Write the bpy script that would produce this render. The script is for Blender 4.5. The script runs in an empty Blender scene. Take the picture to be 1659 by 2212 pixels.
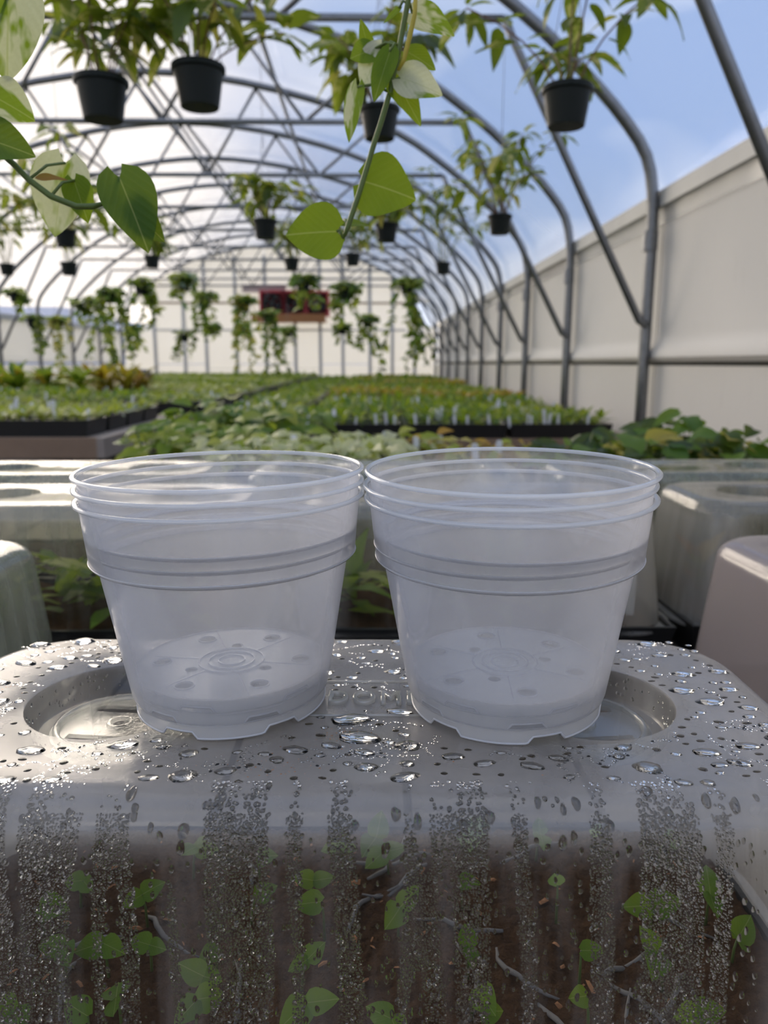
import bpy, bmesh, math, random
import numpy as np
from mathutils import Vector, Matrix

# ---------------------------------------------------------------- camera, sky, sun, exposure
H = 1.25                       # camera height above the greenhouse floor
PITCH, YAW = math.radians(10.95), math.radians(-1.02)
SC = bpy.context.scene
COL = SC.collection
cd = bpy.data.cameras.new('camera'); cam = bpy.data.objects.new('camera', cd); COL.objects.link(cam)
cam.location = (0, 0, H); cam.rotation_euler = (math.pi/2 - PITCH, 0, YAW)
cd.sensor_fit = 'VERTICAL'; cd.sensor_height = 36.0; cd.sensor_width = 27.0
cd.lens = 1661/2212*36.0
cd.clip_start = 0.02; cd.clip_end = 2000
cd.dof.use_dof = True; cd.dof.focus_distance = 0.41; cd.dof.aperture_fstop = 9.5
SC.camera = cam
SC.view_settings.view_transform = 'Standard'; SC.view_settings.look = 'None'
SC.view_settings.gamma = 1; SC.view_settings.use_curve_mapping = False
SC.view_settings.exposure = 0.86
cy = SC.cycles
cy.transparent_max_bounces = 64; cy.max_bounces = 16; cy.transmission_bounces = 10
cy.glossy_bounces = 4; cy.diffuse_bounces = 8; cy.use_denoising = True
cy.use_adaptive_sampling = True; cy.adaptive_threshold = .035; cy.adaptive_min_samples = 16
cy.sample_clamp_indirect = 6.0; cy.caustics_reflective = False; cy.caustics_refractive = False

SUN_DIR = Vector((-0.40, 0.88, 0.26)).normalized()   # towards the sun behind bright cloud
w = bpy.data.worlds.new('sky'); SC.world = w; w.use_nodes = True

class NT:
    def __init__(s, nt): s.nt = nt; nt.nodes.clear()
    def n(s, t, **k):
        nd = s.nt.nodes.new(t)
        for a, b in k.items():
            if a.startswith('i_'):
                key = a[2:]
                key = int(key) if key.isdigit() else key.replace('_', ' ')
                s.put(nd, key, b)
            else: setattr(nd, a, b)
        return nd
    def put(s, nd, key, v):
        if hasattr(v, 'links') and hasattr(v, 'is_linked'): s.nt.links.new(v, nd.inputs[key])
        else: nd.inputs[key].default_value = v
    def math(s, op, a, b=None, c=None, clamp=False):
        nd = s.nt.nodes.new('ShaderNodeMath'); nd.operation = op; nd.use_clamp = clamp
        s.put(nd, 0, a)
        if b is not None: s.put(nd, 1, b)
        if c is not None: s.put(nd, 2, c)
        return nd.outputs[0]
    def mixc(s, f, a, b, mode='MIX'):
        nd = s.nt.nodes.new('ShaderNodeMix'); nd.data_type = 'RGBA'; nd.blend_type = mode
        s.put(nd, 0, f); s.put(nd, 6, a); s.put(nd, 7, b)
        return nd.outputs[2]
    def mixs(s, f, a, b):
        nd = s.nt.nodes.new('ShaderNodeMixShader'); s.put(nd, 0, f)
        s.nt.links.new(a, nd.inputs[1]); s.nt.links.new(b, nd.inputs[2]); return nd.outputs[0]
    def ramp(s, f, stops, mode='LINEAR'):
        nd = s.nt.nodes.new('ShaderNodeValToRGB'); cr = nd.color_ramp; cr.interpolation = mode
        while len(cr.elements) < len(stops): cr.elements.new(0.5)
        for e, (p, c) in zip(cr.elements, stops):
            e.position = p; e.color = c if len(c) == 4 else (*c, 1)
        s.put(nd, 0, f); return nd.outputs[0]
    def noise(s, vec, scale, detail=3, rough=.55, dist=0):
        nd = s.nt.nodes.new('ShaderNodeTexNoise')
        if vec is not None: s.put(nd, 'Vector', vec)
        s.put(nd, 'Scale', scale); s.put(nd, 'Detail', detail); s.put(nd, 'Roughness', rough); s.put(nd, 'Distortion', dist)
        return nd.outputs[0]
    def mapping(s, vec, scale=(1, 1, 1), loc=(0, 0, 0)):
        nd = s.nt.nodes.new('ShaderNodeMapping'); s.put(nd, 'Vector', vec)
        nd.inputs['Scale'].default_value = scale; nd.inputs['Location'].default_value = loc
        return nd.outputs[0]
    def link(s, a, b): s.nt.links.new(a, b)

def srgb(r, g, b):
    f = lambda c: (c/255/12.92 if c/255 <= .04045 else ((c/255+.055)/1.055)**2.4)
    return (f(r), f(g), f(b), 1)

t = NT(w.node_tree)
tc = t.n('ShaderNodeTexCoord'); D = tc.outputs['Generated']
sep = t.n('ShaderNodeSeparateXYZ'); t.link(D, sep.inputs[0])
zup = sep.outputs[2]
base = t.ramp(t.math('MULTIPLY_ADD', zup, .5, .5), [(0, (.20, .20, .17)), (.49, (.26, .27, .25)), (.505, (.34, .42, .57)), (.62, (.20, .30, .53)), (.80, (.17, .265, .49)), (1, (.15, .24, .45))])
dot = t.n('ShaderNodeVectorMath', operation='DOT_PRODUCT'); t.link(D, dot.inputs[0]); dot.inputs[1].default_value = SUN_DIR
glow_dir = Vector((-0.75, 0.45, -0.25))      # the bright cloud bank covers the left half of the sky
dot2 = t.n('ShaderNodeVectorMath', operation='DOT_PRODUCT'); t.link(D, dot2.inputs[0]); dot2.inputs[1].default_value = glow_dir
cl = t.noise(t.mapping(D, (1, 1, 2.4), (9.1, 0.7, 3.3)), 2.6, 2, .5, .3)  # offset keeps the blue sky in view clear of the cloud patches
clm = t.math('MULTIPLY_ADD', t.math('SUBTRACT', cl, .5), .30, dot2.outputs['Value'])
mr = t.n('ShaderNodeMapRange'); mr.interpolation_type = 'SMOOTHSTEP'
t.put(mr, 0, clm); t.put(mr, 1, .33); t.put(mr, 2, .56); t.put(mr, 3, 0.); t.put(mr, 4, 1.)
above = t.math('GREATER_THAN', zup, -.01)
cloudf = t.math('MULTIPLY', t.ramp(cl, [(.45, (0, 0, 0)), (.66, (1, 1, 1))]), t.math('MULTIPLY', above, .80))  # cloud cover added mainly out of view to brighten the foreground
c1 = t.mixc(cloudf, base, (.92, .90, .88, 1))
c2 = t.mixc(t.math('MULTIPLY', t.math('MULTIPLY', mr.outputs[0], above), .96), c1, (.93, .84, .76, 1))
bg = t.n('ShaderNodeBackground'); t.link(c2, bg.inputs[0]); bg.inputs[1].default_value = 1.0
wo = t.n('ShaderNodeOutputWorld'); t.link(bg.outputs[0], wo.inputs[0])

sl = bpy.data.lights.new('sun', 'SUN'); sl.energy = 2.7; sl.angle = math.radians(38); sl.color = (1, .86, .70)
so = bpy.data.objects.new('sun', sl); COL.objects.link(so)
so.rotation_euler = (-SUN_DIR).to_track_quat('-Z', 'Y').to_euler(); so.location = SUN_DIR*40

# ---------------------------------------------------------------- pixel -> place helpers
_f = Vector((-math.sin(YAW)*math.cos(PITCH), math.cos(YAW)*math.cos(PITCH), -math.sin(PITCH)))
_r = Vector((math.cos(YAW), math.sin(YAW), 0)); _u = _r.cross(_f)
def ray(px, py): return _f + _r*((px-829.5)/1661) + _u*((1106-py)/1661)
def at(px, py, Y):
    v = ray(px, py); v = v*(Y/v.y); return Vector((v.x, v.y, v.z+H))
def atz(px, py, z):
    v = ray(px, py); v = v*(z/v.z); return Vector((v.x, v.y, v.z+H))

# ---------------------------------------------------------------- mesh helpers
class MB:
    def __init__(s): s.v = []; s.f = []; s.mi = []
    def add(s, vs, fs, mi=0):
        o = len(s.v); s.v += [tuple(v) for v in vs]
        s.f += [tuple(i+o for i in f) for f in fs]; s.mi += [mi]*len(fs)
        return s
    def box(s, a, b, mi=0):
        x0, y0, z0 = a; x1, y1, z1 = b
        return s.add([(x0,y0,z0),(x1,y0,z0),(x1,y1,z0),(x0,y1,z0),(x0,y0,z1),(x1,y0,z1),(x1,y1,z1),(x0,y1,z1)],
              [(0,3,2,1),(4,5,6,7),(0,1,5,4),(1,2,6,5),(2,3,7,6),(3,0,4,7)], mi)
    def tube(s, path, r, n=8, cap=True, mi=0):
        P = [Vector(p) for p in path]; m = len(P)
        R = r if isinstance(r, (list, tuple)) else [r]*m
        vs = []; prev = None
        for i, p in enumerate(P):
            d = (P[min(i+1, m-1)]-P[max(i-1, 0)]).normalized()
            if prev is None:
                a = Vector((0, 0, 1)) if abs(d.z) < .9 else Vector((1, 0, 0))
                x = d.cross(a).normalized()
            else: x = (prev - d*prev.dot(d)).normalized()
            prev = x; y = d.cross(x)
            for k in range(n):
                th = 2*math.pi*k/n
                vs.append(p + (x*math.cos(th)+y*math.sin(th))*R[i])
        fs = [(i*n+k, i*n+(k+1) % n, (i+1)*n+(k+1) % n, (i+1)*n+k) for i in range(m-1) for k in range(n)]
        if cap: fs += [tuple(range(n-1, -1, -1)), tuple(range((m-1)*n, m*n))]
        return s.add(vs, fs, mi)
    def lathe(s, prof, n=32, closed=False, mi=0, c=(0, 0, 0)):
        m = len(prof); vs = []
        for r, z in prof:
            for k in range(n):
                th = 2*math.pi*k/n; vs.append((c[0]+r*math.cos(th), c[1]+r*math.sin(th), c[2]+z))
        fs = []
        for i in range(m if closed else m-1):
            j = (i+1) % m
            for k in range(n):
                fs.append((i*n+k, i*n+(k+1) % n, j*n+(k+1) % n, j*n+k))
        return s.add(vs, fs, mi)
    def disc(s, r, z, n=24, mi=0, c=(0, 0)):
        return s.add([(c[0]+r*math.cos(2*math.pi*k/n), c[1]+r*math.sin(2*math.pi*k/n), z) for k in range(n)], [tuple(range(n))], mi)
    def mesh(s, name, mats, smooth=True, sharp=None):
        me = bpy.data.meshes.new(name); me.from_pydata(s.v, [], s.f)
        for m in (mats if isinstance(mats, (list, tuple)) else [mats]): me.materials.append(m)
        if any(s.mi): me.polygons.foreach_set('material_index', s.mi)
        if smooth:
            me.polygons.foreach_set('use_smooth', [True]*len(me.polygons))
            if sharp is not None: me.set_sharp_from_angle(angle=math.radians(sharp))
        me.update(); return me

def obj(name, me, parent=None, loc=(0, 0, 0), label=None, cat=None, group=None, kind=None, rot=None):
    o = bpy.data.objects.new(name, me); COL.objects.link(o)
    o.location = loc
    if rot is not None: o.rotation_euler = rot
    if parent is not None: o.parent = parent
    tag(o, label, cat, group, kind); return o
def tag(o, label=None, cat=None, group=None, kind=None):
    for k, v in (('label', label), ('category', cat), ('group', group), ('kind', kind)):
        if v: o[k] = v
    return o
def thing(name, loc, label, cat, group=None, rot=None):
    return obj(name, None, None, loc, label, cat, group, rot=rot)

# ---------------------------------------------------------------- materials
def material(name):
    m = bpy.data.materials.new(name); m.use_nodes = True
    t = NT(m.node_tree); out = t.n('ShaderNodeOutputMaterial'); t.out = out.inputs[0]
    return m, t
def principled(t, col, rough=.5, metal=0., spec=.5, normal=None):
    p = t.n('ShaderNodeBsdfPrincipled'); t.put(p, 'Base Color', col); t.put(p, 'Roughness', rough)
    t.put(p, 'Metallic', metal); t.put(p, 'Specular IOR Level', spec)
    if normal is not None: t.put(p, 'Normal', normal)
    return p.outputs[0]
def bump(t, h, strength, dist):
    b = t.n('ShaderNodeBump'); t.put(b, 'Height', h); b.inputs['Strength'].default_value = strength; b.inputs['Distance'].default_value = dist
    return b.outputs[0]
def schlick(t, f0, amp=1.0, normal=None):
    lw = t.n('ShaderNodeLayerWeight'); lw.inputs[0].default_value = .5
    if normal is not None: t.put(lw, 'Normal', normal)
    p5 = t.math('POWER', lw.outputs['Facing'], 5.0)
    return t.math('MULTIPLY_ADD', p5, (1-f0)*amp, f0, clamp=True)
def clear_plastic(name, tint, haze, hazecol=(.9, .92, .95, 1), f0=.05, rough=.06, nbump=None, hazemask=None, transl=.5, amp=.9):
    m, t = material(name)
    nrm = nbump(t) if nbump else None
    tr = t.n('ShaderNodeBsdfTransparent'); t.put(tr, 0, tint)
    df = t.n('ShaderNodeBsdfDiffuse'); t.put(df, 0, hazecol)
    tl = t.n('ShaderNodeBsdfTranslucent'); t.put(tl, 0, hazecol)
    hz = t.mixs(transl, df.outputs[0], tl.outputs[0])
    a = t.mixs(hazemask(t, haze) if hazemask else haze, tr.outputs[0], hz)
    gl = t.n('ShaderNodeBsdfGlossy'); t.put(gl, 'Roughness', rough)
    if nrm is not None: t.put(gl, 'Normal', nrm)
    t.link(t.mixs(schlick(t, f0, amp, nrm), a, gl.outputs[0]), t.out)
    return m
def simple(name, col, rough=.5, metal=0., var=.12, scale=8., bstr=0., bscale=40., spec=.5, bdist=.002):
    m, t = material(name)
    tc = t.n('ShaderNodeTexCoord').outputs['Object']
    n = t.noise(tc, scale, 4, .6)
    c = t.mixc(n, tuple(x*(1-var) for x in col[:3])+(1,), tuple(min(1, x*(1+var)) for x in col[:3])+(1,))
    nr = bump(t, t.noise(tc, bscale, 4), bstr, bdist) if bstr else None
    t.link(principled(t, c, rough, metal, spec, nr), t.out); return m
def leafmat(name, c1, c2, varieg=None, vth=.52, vscale=3., trans=.45, rough=.5, rib=0.):
    m, t = material(name)
    oi = t.n('ShaderNodeObjectInfo'); ge = t.n('ShaderNodeNewGeometry')
    rnd = t.math('FRACT', t.math('ADD', oi.outputs['Random'], ge.outputs['Random Per Island']))
    c = t.mixc(rnd, c1, c2)
    tc = t.n('ShaderNodeTexCoord').outputs['Object']
    if varieg:
        off = t.n('ShaderNodeCombineXYZ'); t.put(off, 0, t.math('MULTIPLY', rnd, 37.)); t.put(off, 1, t.math('MULTIPLY', rnd, 11.))
        va = t.n('ShaderNodeVectorMath', operation='ADD'); t.link(tc, va.inputs[0]); t.link(off.outputs[0], va.inputs[1])
        n = t.noise(t.mapping(va.outputs[0], (1., .45, 1.)), vscale, 3, .6, .4)
        f = t.ramp(n, [(vth-.03, (0, 0, 0)), (vth+.04, (1, 1, 1))])
        c = t.mixc(f, c, varieg)
    n2 = t.noise(tc, 25, 3)
    c = t.mixc(t.math('MULTIPLY', n2, .35), c, t.mixc(.5, c, (0.02, .05, .005, 1)))
    vb = None
    if rib:                                        # pale midrib, side veins in low relief
        sp_ = t.n('ShaderNodeSeparateXYZ'); t.link(tc, sp_.inputs[0]); ax = t.math('ABSOLUTE', sp_.outputs[0])
        r_ = t.n('ShaderNodeMapRange'); t.put(r_, 0, ax); t.put(r_, 1, .006); t.put(r_, 2, .016); t.put(r_, 3, rib); t.put(r_, 4, 0.)
        c = t.mixc(r_.outputs[0], c, (.42, .46, .16, 1))
        vv = t.math('SINE', t.math('MULTIPLY', t.math('MULTIPLY_ADD', ax, -1.3, sp_.outputs[1]), 40.))
        vb = bump(t, vv, .10, .0015)
        c = t.mixc(t.math('MULTIPLY', t.math('POWER', t.math('MULTIPLY_ADD', vv, .5, .5), 6.), .07*rib), c, (.42, .46, .16, 1))
    p = t.n('ShaderNodeBsdfPrincipled'); t.put(p, 'Base Color', c); t.put(p, 'Roughness', rough)
    if vb is not None: t.put(p, 'Normal', vb); t.put(p, 'Specular IOR Level', .22)
    tl = t.n('ShaderNodeBsdfTranslucent'); t.put(tl, 0, t.mixc(.5, c, (.45, .55, .02, 1), 'MIX'))
    t.link(t.mixs(trans, p.outputs[0], tl.outputs[0]), t.out); return m

M = {}
def pot_mask(t, haze):                              # a slanting path through milky plastic is longer, so whiter
    f = t.n('ShaderNodeLayerWeight'); f.inputs[0].default_value = .5
    return t.math('MULTIPLY_ADD', t.math('POWER', f.outputs['Facing'], 3.0), .55, haze, clamp=True)
# clear polypropylene of the nested pots
def pot_bump(t):
    tc = t.n('ShaderNodeTexCoord').outputs['Object']
    return bump(t, t.noise(t.mapping(tc, (1, 1, .25)), 60, 2), .10, .002)
M['pot'] = clear_plastic('milky_clear_plastic', (.988, .991, .994, 1), .105, (.96, .955, .98, 1), .045, .10, pot_bump, pot_mask, .5, .35)
M['pot_rim'] = clear_plastic('thick_clear_plastic_edge', (.985, .99, .993, 1), .50, (.90, .94, 1., 1), .08, .08)
M['pot_line'] = clear_plastic('pot_whitened_edge', (.98, .985, .99, 1), .85, (.96, .97, 1., 1), .10, .08)  # whitened to stand in for sky glints along the shoulder edges
M['pot_base'] = clear_plastic('milky_clear_plastic_base', (.988, .99, .993, 1), .62, (.99, .99, .99, 1), .05, .10, None, None, .38, .5)
# condensation covered dome plastic
def dome_bump(t):
    tc = t.n('ShaderNodeTexCoord').outputs['Object']
    n1 = t.noise(tc, 14, 2); n2 = t.noise(tc, 420, 2)
    return bump(t, t.math('MULTIPLY_ADD', n2, .12, n1), .22, .004)
def dome_mask(t, haze):
    tc = t.n('ShaderNodeTexCoord').outputs['Object']
    s = t.n('ShaderNodeSeparateXYZ'); t.link(tc, s.inputs[0])
    strk = t.noise(t.mapping(tc, (1, 1, .06)), 45, 3, .6)
    wall = t.math('MULTIPLY_ADD', t.ramp(strk, [(.46, (0, 0, 0)), (.62, (1, 1, 1))]), haze*.36, .004)
    sx = t.n('ShaderNodeMapRange'); sx.interpolation_type = 'SMOOTHSTEP'        # the corners and short ends are fogged
    t.put(sx, 0, t.math('ABSOLUTE', s.outputs[0])); t.put(sx, 1, .180); t.put(sx, 2, .222); t.put(sx, 3, 0.); t.put(sx, 4, haze*1.8)
    wall = t.math('ADD', wall, sx.outputs[0], clamp=True)
    n = t.noise(tc, 30, 4)
    top = t.math('MULTIPLY_ADD', n, haze*.7, haze*.75)
    k = t.n('ShaderNodeMapRange'); k.interpolation_type = 'SMOOTHSTEP'
    t.put(k, 0, s.outputs[2]); t.put(k, 1, -.034); t.put(k, 2, -.008)
    mx = t.n('ShaderNodeMix'); t.put(mx, 0, k.outputs[0]); t.put(mx, 2, wall); t.put(mx, 3, top)
    vd = None                                     # the vent wells are clear
    for sgn in (-1, 1):
        dx = t.math('SUBTRACT', s.outputs[0], sgn*.137)
        d2 = t.math('SQRT', t.math('ADD', t.math('MULTIPLY', dx, dx), t.math('MULTIPLY', s.outputs[1], s.outputs[1])))
        vd = d2 if vd is None else t.math('MINIMUM', vd, d2)
    well = t.n('ShaderNodeMapRange'); t.put(well, 0, vd); t.put(well, 1, .0495); t.put(well, 2, .0515); t.put(well, 3, .06); t.put(well, 4, 1.)
    return t.math('MULTIPLY', mx.outputs[0], well.outputs[0])
M['dome'] = clear_plastic('wet_clear_dome_plastic', (.93, .94, .93, 1), .29, (.78, .74, .70, 1), .070, .19, dome_bump, dome_mask, .18, .62)
M['emboss'] = clear_plastic('embossed_clear_plastic', (.93, .94, .93, 1), .42, (.74, .75, .75, 1), .14, .08)
M['dome_clear'] = clear_plastic('clear_vent_plastic', (.93, .94, .93, 1), .10, (.66, .65, .62, 1), .07, .08, dome_bump)
M['dome_fog'] = clear_plastic('fogged_dome_plastic', (.90, .90, .86, 1), .30, (.50, .48, .44, 1), .07, .14, dome_bump, dome_mask, .4)
M['dome_fog2'] = clear_plastic('heavily_fogged_dome_plastic', (.76, .72, .71, 1), .60, (.54, .48, .48, 1), .07, .18, dome_bump, None, .4)
M['dome_fog3'] = clear_plastic('grey_fogged_dome_plastic', (.84, .85, .80, 1), .42, (.40, .43, .36, 1), .07, .12, dome_bump, lambda t, h: t.math('MULTIPLY_ADD', t.ramp(t.noise(t.mapping(t.n('ShaderNodeTexCoord').outputs['Object'], (1, 1, .06)), 45, 3, .6), [(.40, (0, 0, 0)), (.62, (1, 1, 1))]), h*.8, h*.55), .4)
m, t = material('water')
gb = t.n('ShaderNodeBsdfGlass'); gb.inputs['IOR'].default_value = 1.33; gb.inputs['Roughness'].default_value = 0
t.link(gb.outputs[0], t.out); M['water'] = m
M['film'] = clear_plastic('greenhouse_film', (.98, .985, .99, 1), .31, (.98, .98, .98, 1), .03, .15, None, None, .65)
M['steel'] = simple('galvanised_steel', (.24, .245, .255), .36, .85, .25, 30., .05)
M['wire'] = simple('grey_wire', (.25, .25, .26), .5, .6)
def panelmat(name, c):
    m, t = material(name)
    tc = t.n('ShaderNodeTexCoord').outputs['Object']
    n = t.noise(tc, 1.2, 5, .6); d = t.noise(t.mapping(tc, (1, 6, .7)), 5, 4, .65)
    col = t.mixc(n, tuple(x*.92 for x in c[:3])+(1,), c)
    col = t.mixc(t.math('MULTIPLY', t.ramp(d, [(.6, (0, 0, 0)), (.8, (1, 1, 1))]), .22), col, (.30, .27, .22, 1))
    t.link(principled(t, col, .6, 0, .3), t.out); return m
M['panel'] = panelmat('white_wall_panel', (.72, .70, .66, 1))
M['panel_end'] = clear_plastic('white_end_sheet', (.9, .9, .88, 1), .92, (.90, .89, .86, 1), .03, .3, None, None, .62)
M['rail'] = simple('white_rail', (.58, .58, .56), .5, 0, .08)
M['dark_gap'] = simple('dark_joint', (.10, .10, .09), .8)
M['wood'] = simple('weathered_wood', (.32, .27, .235), .8, 0, .3, 12., .3, 60.)
M['wood_dark'] = simple('darkened_bench_wood', (.075, .06, .048), .6, 0, .3, 12., .3, 60.)  # wood darkened so its reflection in the dome wall stays dark
M['wood_warm'] = simple('brown_wood', (.27, .18, .12), .75, 0, .25, 12., .3, 60.)
M['black'] = simple('black_tray_plastic', (.012, .012, .012), .45)
M['potgreen'] = simple('dark_green_pot_plastic', (.007, .011, .009), .5, 0, .2, 8., 0., 40., .25)
M['soil'] = simple('dark_peat_soil', (.062, .032, .015), .95, 0, .8, 60., 1., 160., .1, .004)
M['bark'] = simple('orange_bark', (.42, .19, .08), .8, 0, .35, 300., .4, 500.)
M['twig'] = simple('grey_root', (.17, .16, .155), .8, 0, .3, 80., .4, 300.)
M['gravel'] = simple('darkened_floor', (.035, .034, .033), .9, 0, .35, 25., .6, 60.)  # floor blackened to keep the dome wall from mirroring a bright ground
M['field'] = simple('dry_field', (.25, .26, .16), .9, 0, .3, .05)
M['hill'] = simple('hazed_blue_hill', (.10, .20, .42), .9, 0, .1, .01)  # blue of the distance haze is mixed into the hill's colour
M['tag'] = simple('white_tag_plastic', (.80, .81, .84), .4, 0, .05)
M['red'] = simple('red_fan_paint', (.48, .05, .06), .45)
M['amber'] = simple('orange_board', (.36, .15, .05), .6)
M['bluebin'] = simple('blue_plastic', (.05, .07, .22), .4)
M['stem'] = simple('green_stem', (.10, .15, .03), .5, 0, .3, 60)
M['stem_brown'] = simple('reddish_stem', (.18, .09, .045), .6, 0, .3, 60)
M['stem_yellow'] = simple('yellow_stem', (.45, .36, .03), .5, 0, .2, 60)
CREAM = (.74, .72, .50, 1)
M['leaf_hang'] = leafmat('hanging_leaf', (.06, .12, .022, 1), (.20, .26, .04, 1), (.68, .60, .26, 1), .55, 4.)
M['leaf_dark'] = leafmat('dark_leaf', (.012, .045, .012, 1), (.05, .11, .02, 1))
M['leaf_pothos'] = leafmat('pothos_leaf', (.11, .21, .010, 1), (.16, .26, .012, 1), trans=.42, rib=.55)
M['leaf_pothos_dark'] = leafmat('pothos_leaf_dark', (.035, .11, .02, 1), (.06, .14, .02, 1), trans=.3, rib=.5)
M['leaf_marble'] = leafmat('marbled_pothos_leaf', (.13, .25, .015, 1), (.17, .29, .02, 1), CREAM, .50, 1.7, .45, rib=.5)
M['leaf_cream'] = leafmat('cream_pothos_leaf', (.20, .32, .03, 1), (.22, .33, .03, 1), (.80, .78, .60, 1), .40, 1.9, .45, rib=.3)
M['leaf_yellow'] = leafmat('yellow_leaf', (.52, .42, .06, 1), (.65, .55, .16, 1))
M['leaf_brown'] = leafmat('dried_leaf', (.22, .07, .015, 1), (.40, .20, .04, 1), trans=.3)
M['leaf_seed'] = leafmat('seedling_leaf', (.08, .19, .02, 1), (.16, .29, .03, 1), trans=.4, rib=.6)
M['leaf_pale'] = leafmat('pale_leaf', (.58, .62, .22, 1), (.76, .74, .42, 1), (.80, .80, .60, 1), .55, 20.)
M['leaf_light'] = leafmat('light_leaf', (.28, .37, .035, 1), (.48, .50, .10, 1))
M['leaf_mid'] = leafmat('mid_leaf', (.065, .18, .02, 1), (.19, .31, .03, 1))
M['leaf_orange'] = leafmat('orange_leaf', (.50, .20, .03, 1), (.62, .42, .06, 1))
M['leaf_rust'] = leafmat('rusty_leaf', (.20, .08, .02, 1), (.32, .18, .04, 1))
M['leaf_silver'] = leafmat('silver_leaf', (.30, .40, .30, 1), (.50, .55, .48, 1))

# ---------------------------------------------------------------- the setting
YE, YS, XC, HW = 17.52, -5.5, -2.0, 3.456           # end wall, start, centre line, half width
HOOP = [(0, 2.50), (.6, 2.46), (1.2, 2.355), (1.8, 2.19), (2.27, 2.0), (2.55, 1.83), (2.86, 1.60), (3.13, 1.36), (3.30, 1.18), (3.405, 1.03), (3.445, .87)]
def hoop_path(off=0., zb=-1.25):
    r = [(x, z) for x, z in HOOP]
    out = []
    for i, (x, z) in enumerate(r):
        a = Vector(r[max(i-1, 0)]); b = Vector(r[min(i+1, len(r)-1)])
        d = (b-a).normalized(); n = Vector((-d.y, d.x)) if i else Vector((0, 1))
        out.append((x+n.x*off, z+n.y*off))
    out += [(HW+off, .70), (HW+off, .40), (HW+off, 0.), (HW+off, zb)]
    full = [(-x, z) for x, z in out[::-1]] + out[1:]
    return full
obj('floor', MB().box((-5.6, YS, -.05), (1.6, YE+.1, 0)).mesh('floor', M['gravel'], False), kind='structure')
obj('ground_outside', MB().box((-700, -300, -.30), (700, 900, -.06)).mesh('ground', M['field'], False), kind='structure')
# distant hill beyond the left wall
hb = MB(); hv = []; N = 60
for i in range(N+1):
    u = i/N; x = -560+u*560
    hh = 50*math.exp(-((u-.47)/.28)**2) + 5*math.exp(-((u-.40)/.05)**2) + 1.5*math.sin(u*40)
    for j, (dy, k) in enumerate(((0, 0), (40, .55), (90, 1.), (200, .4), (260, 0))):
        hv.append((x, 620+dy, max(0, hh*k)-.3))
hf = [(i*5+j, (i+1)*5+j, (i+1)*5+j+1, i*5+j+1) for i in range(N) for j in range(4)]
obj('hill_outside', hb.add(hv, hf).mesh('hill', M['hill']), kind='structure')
# film roof
fp = hoop_path(.05)
fp = [p for p in fp if p[1] > .65]
fv = []; NY = 17
for j in range(NY):
    y = YS+(YE-YS)*j/(NY-1)
    fv += [(XC+x, y, H+z) for x, z in fp]
nf = len(fp)
ff = [(j*nf+i, j*nf+i+1, (j+1)*nf+i+1, (j+1)*nf+i) for j in range(NY-1) for i in range(nf-1)]
obj('roof', MB().add(fv, ff).mesh('roof_film', M['film']), kind='structure')

FR = [-.6, .95, 2.50, 4.143, 5.80, 7.35, 8.80, 10.25, 11.7, 13.1, 14.55, 16.0, 17.40]
ORD = ['', 'overhead', 'first', 'second', 'third', 'fourth', 'fifth', 'sixth', 'seventh', 'eighth', 'ninth', 'tenth', 'last']
# side walls, panel by panel
def side_wall(name, X, sgn, pm, top=.80):
    root = obj(name, None, None, (X, 0, H), kind='structure')
    me_cache = {}
    ys = [YS]+FR[:-1]+[YE]
    for a, b in zip(ys[:-1], ys[1:]):
        mb = MB(); y0, y1 = a+.006, b-.006
        # upper panel with a rounded lip above the joint
        prof = [(.0, top), (.0, .14), (-.012, .09), (-.028, .06), (-.03, .03), (-.012, .008), (.03, .008), (.03, top)]
        vs = [(p*sgn, y, z) for y in (y0, y1) for p, z in prof]; n = len(prof)
        mb.add(vs, [(i, (i+1) % n, n+(i+1) % n, n+i) for i in range(n)]+[tuple(range(n)), tuple(range(2*n-1, n-1, -1))])
        obj('wall_panel', mb.mesh('wall_panel', M[pm], True, 35), root)
        mb = MB().box((min(0, .03*sgn), y0, -1.25), (max(0, .03*sgn), y1, -.012))
        obj('wall_panel', mb.mesh('wall_panel_low', M[pm], False), root)
    if pm == 'panel':
      mb = MB().box((min(.02*sgn, .05*sgn), YS, -1.25), (max(.02*sgn, .05*sgn), YE, .79)); obj('backing_sheet', mb.mesh('backing', M['dark_gap'], False), root)
    mb = MB(); x0, x1 = sorted((-.035*sgn, .06*sgn)); mb.box((x0, YS, top-.015), (x1, YE, top+.065))
    obj('cap_rail', mb.mesh('cap_rail', M['rail'], False), root)
    return root
side_wall('wall_right', XC+HW+.06, 1, 'panel')
side_wall('wall_left', XC-HW-.06, -1, 'panel_end', .67)
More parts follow.
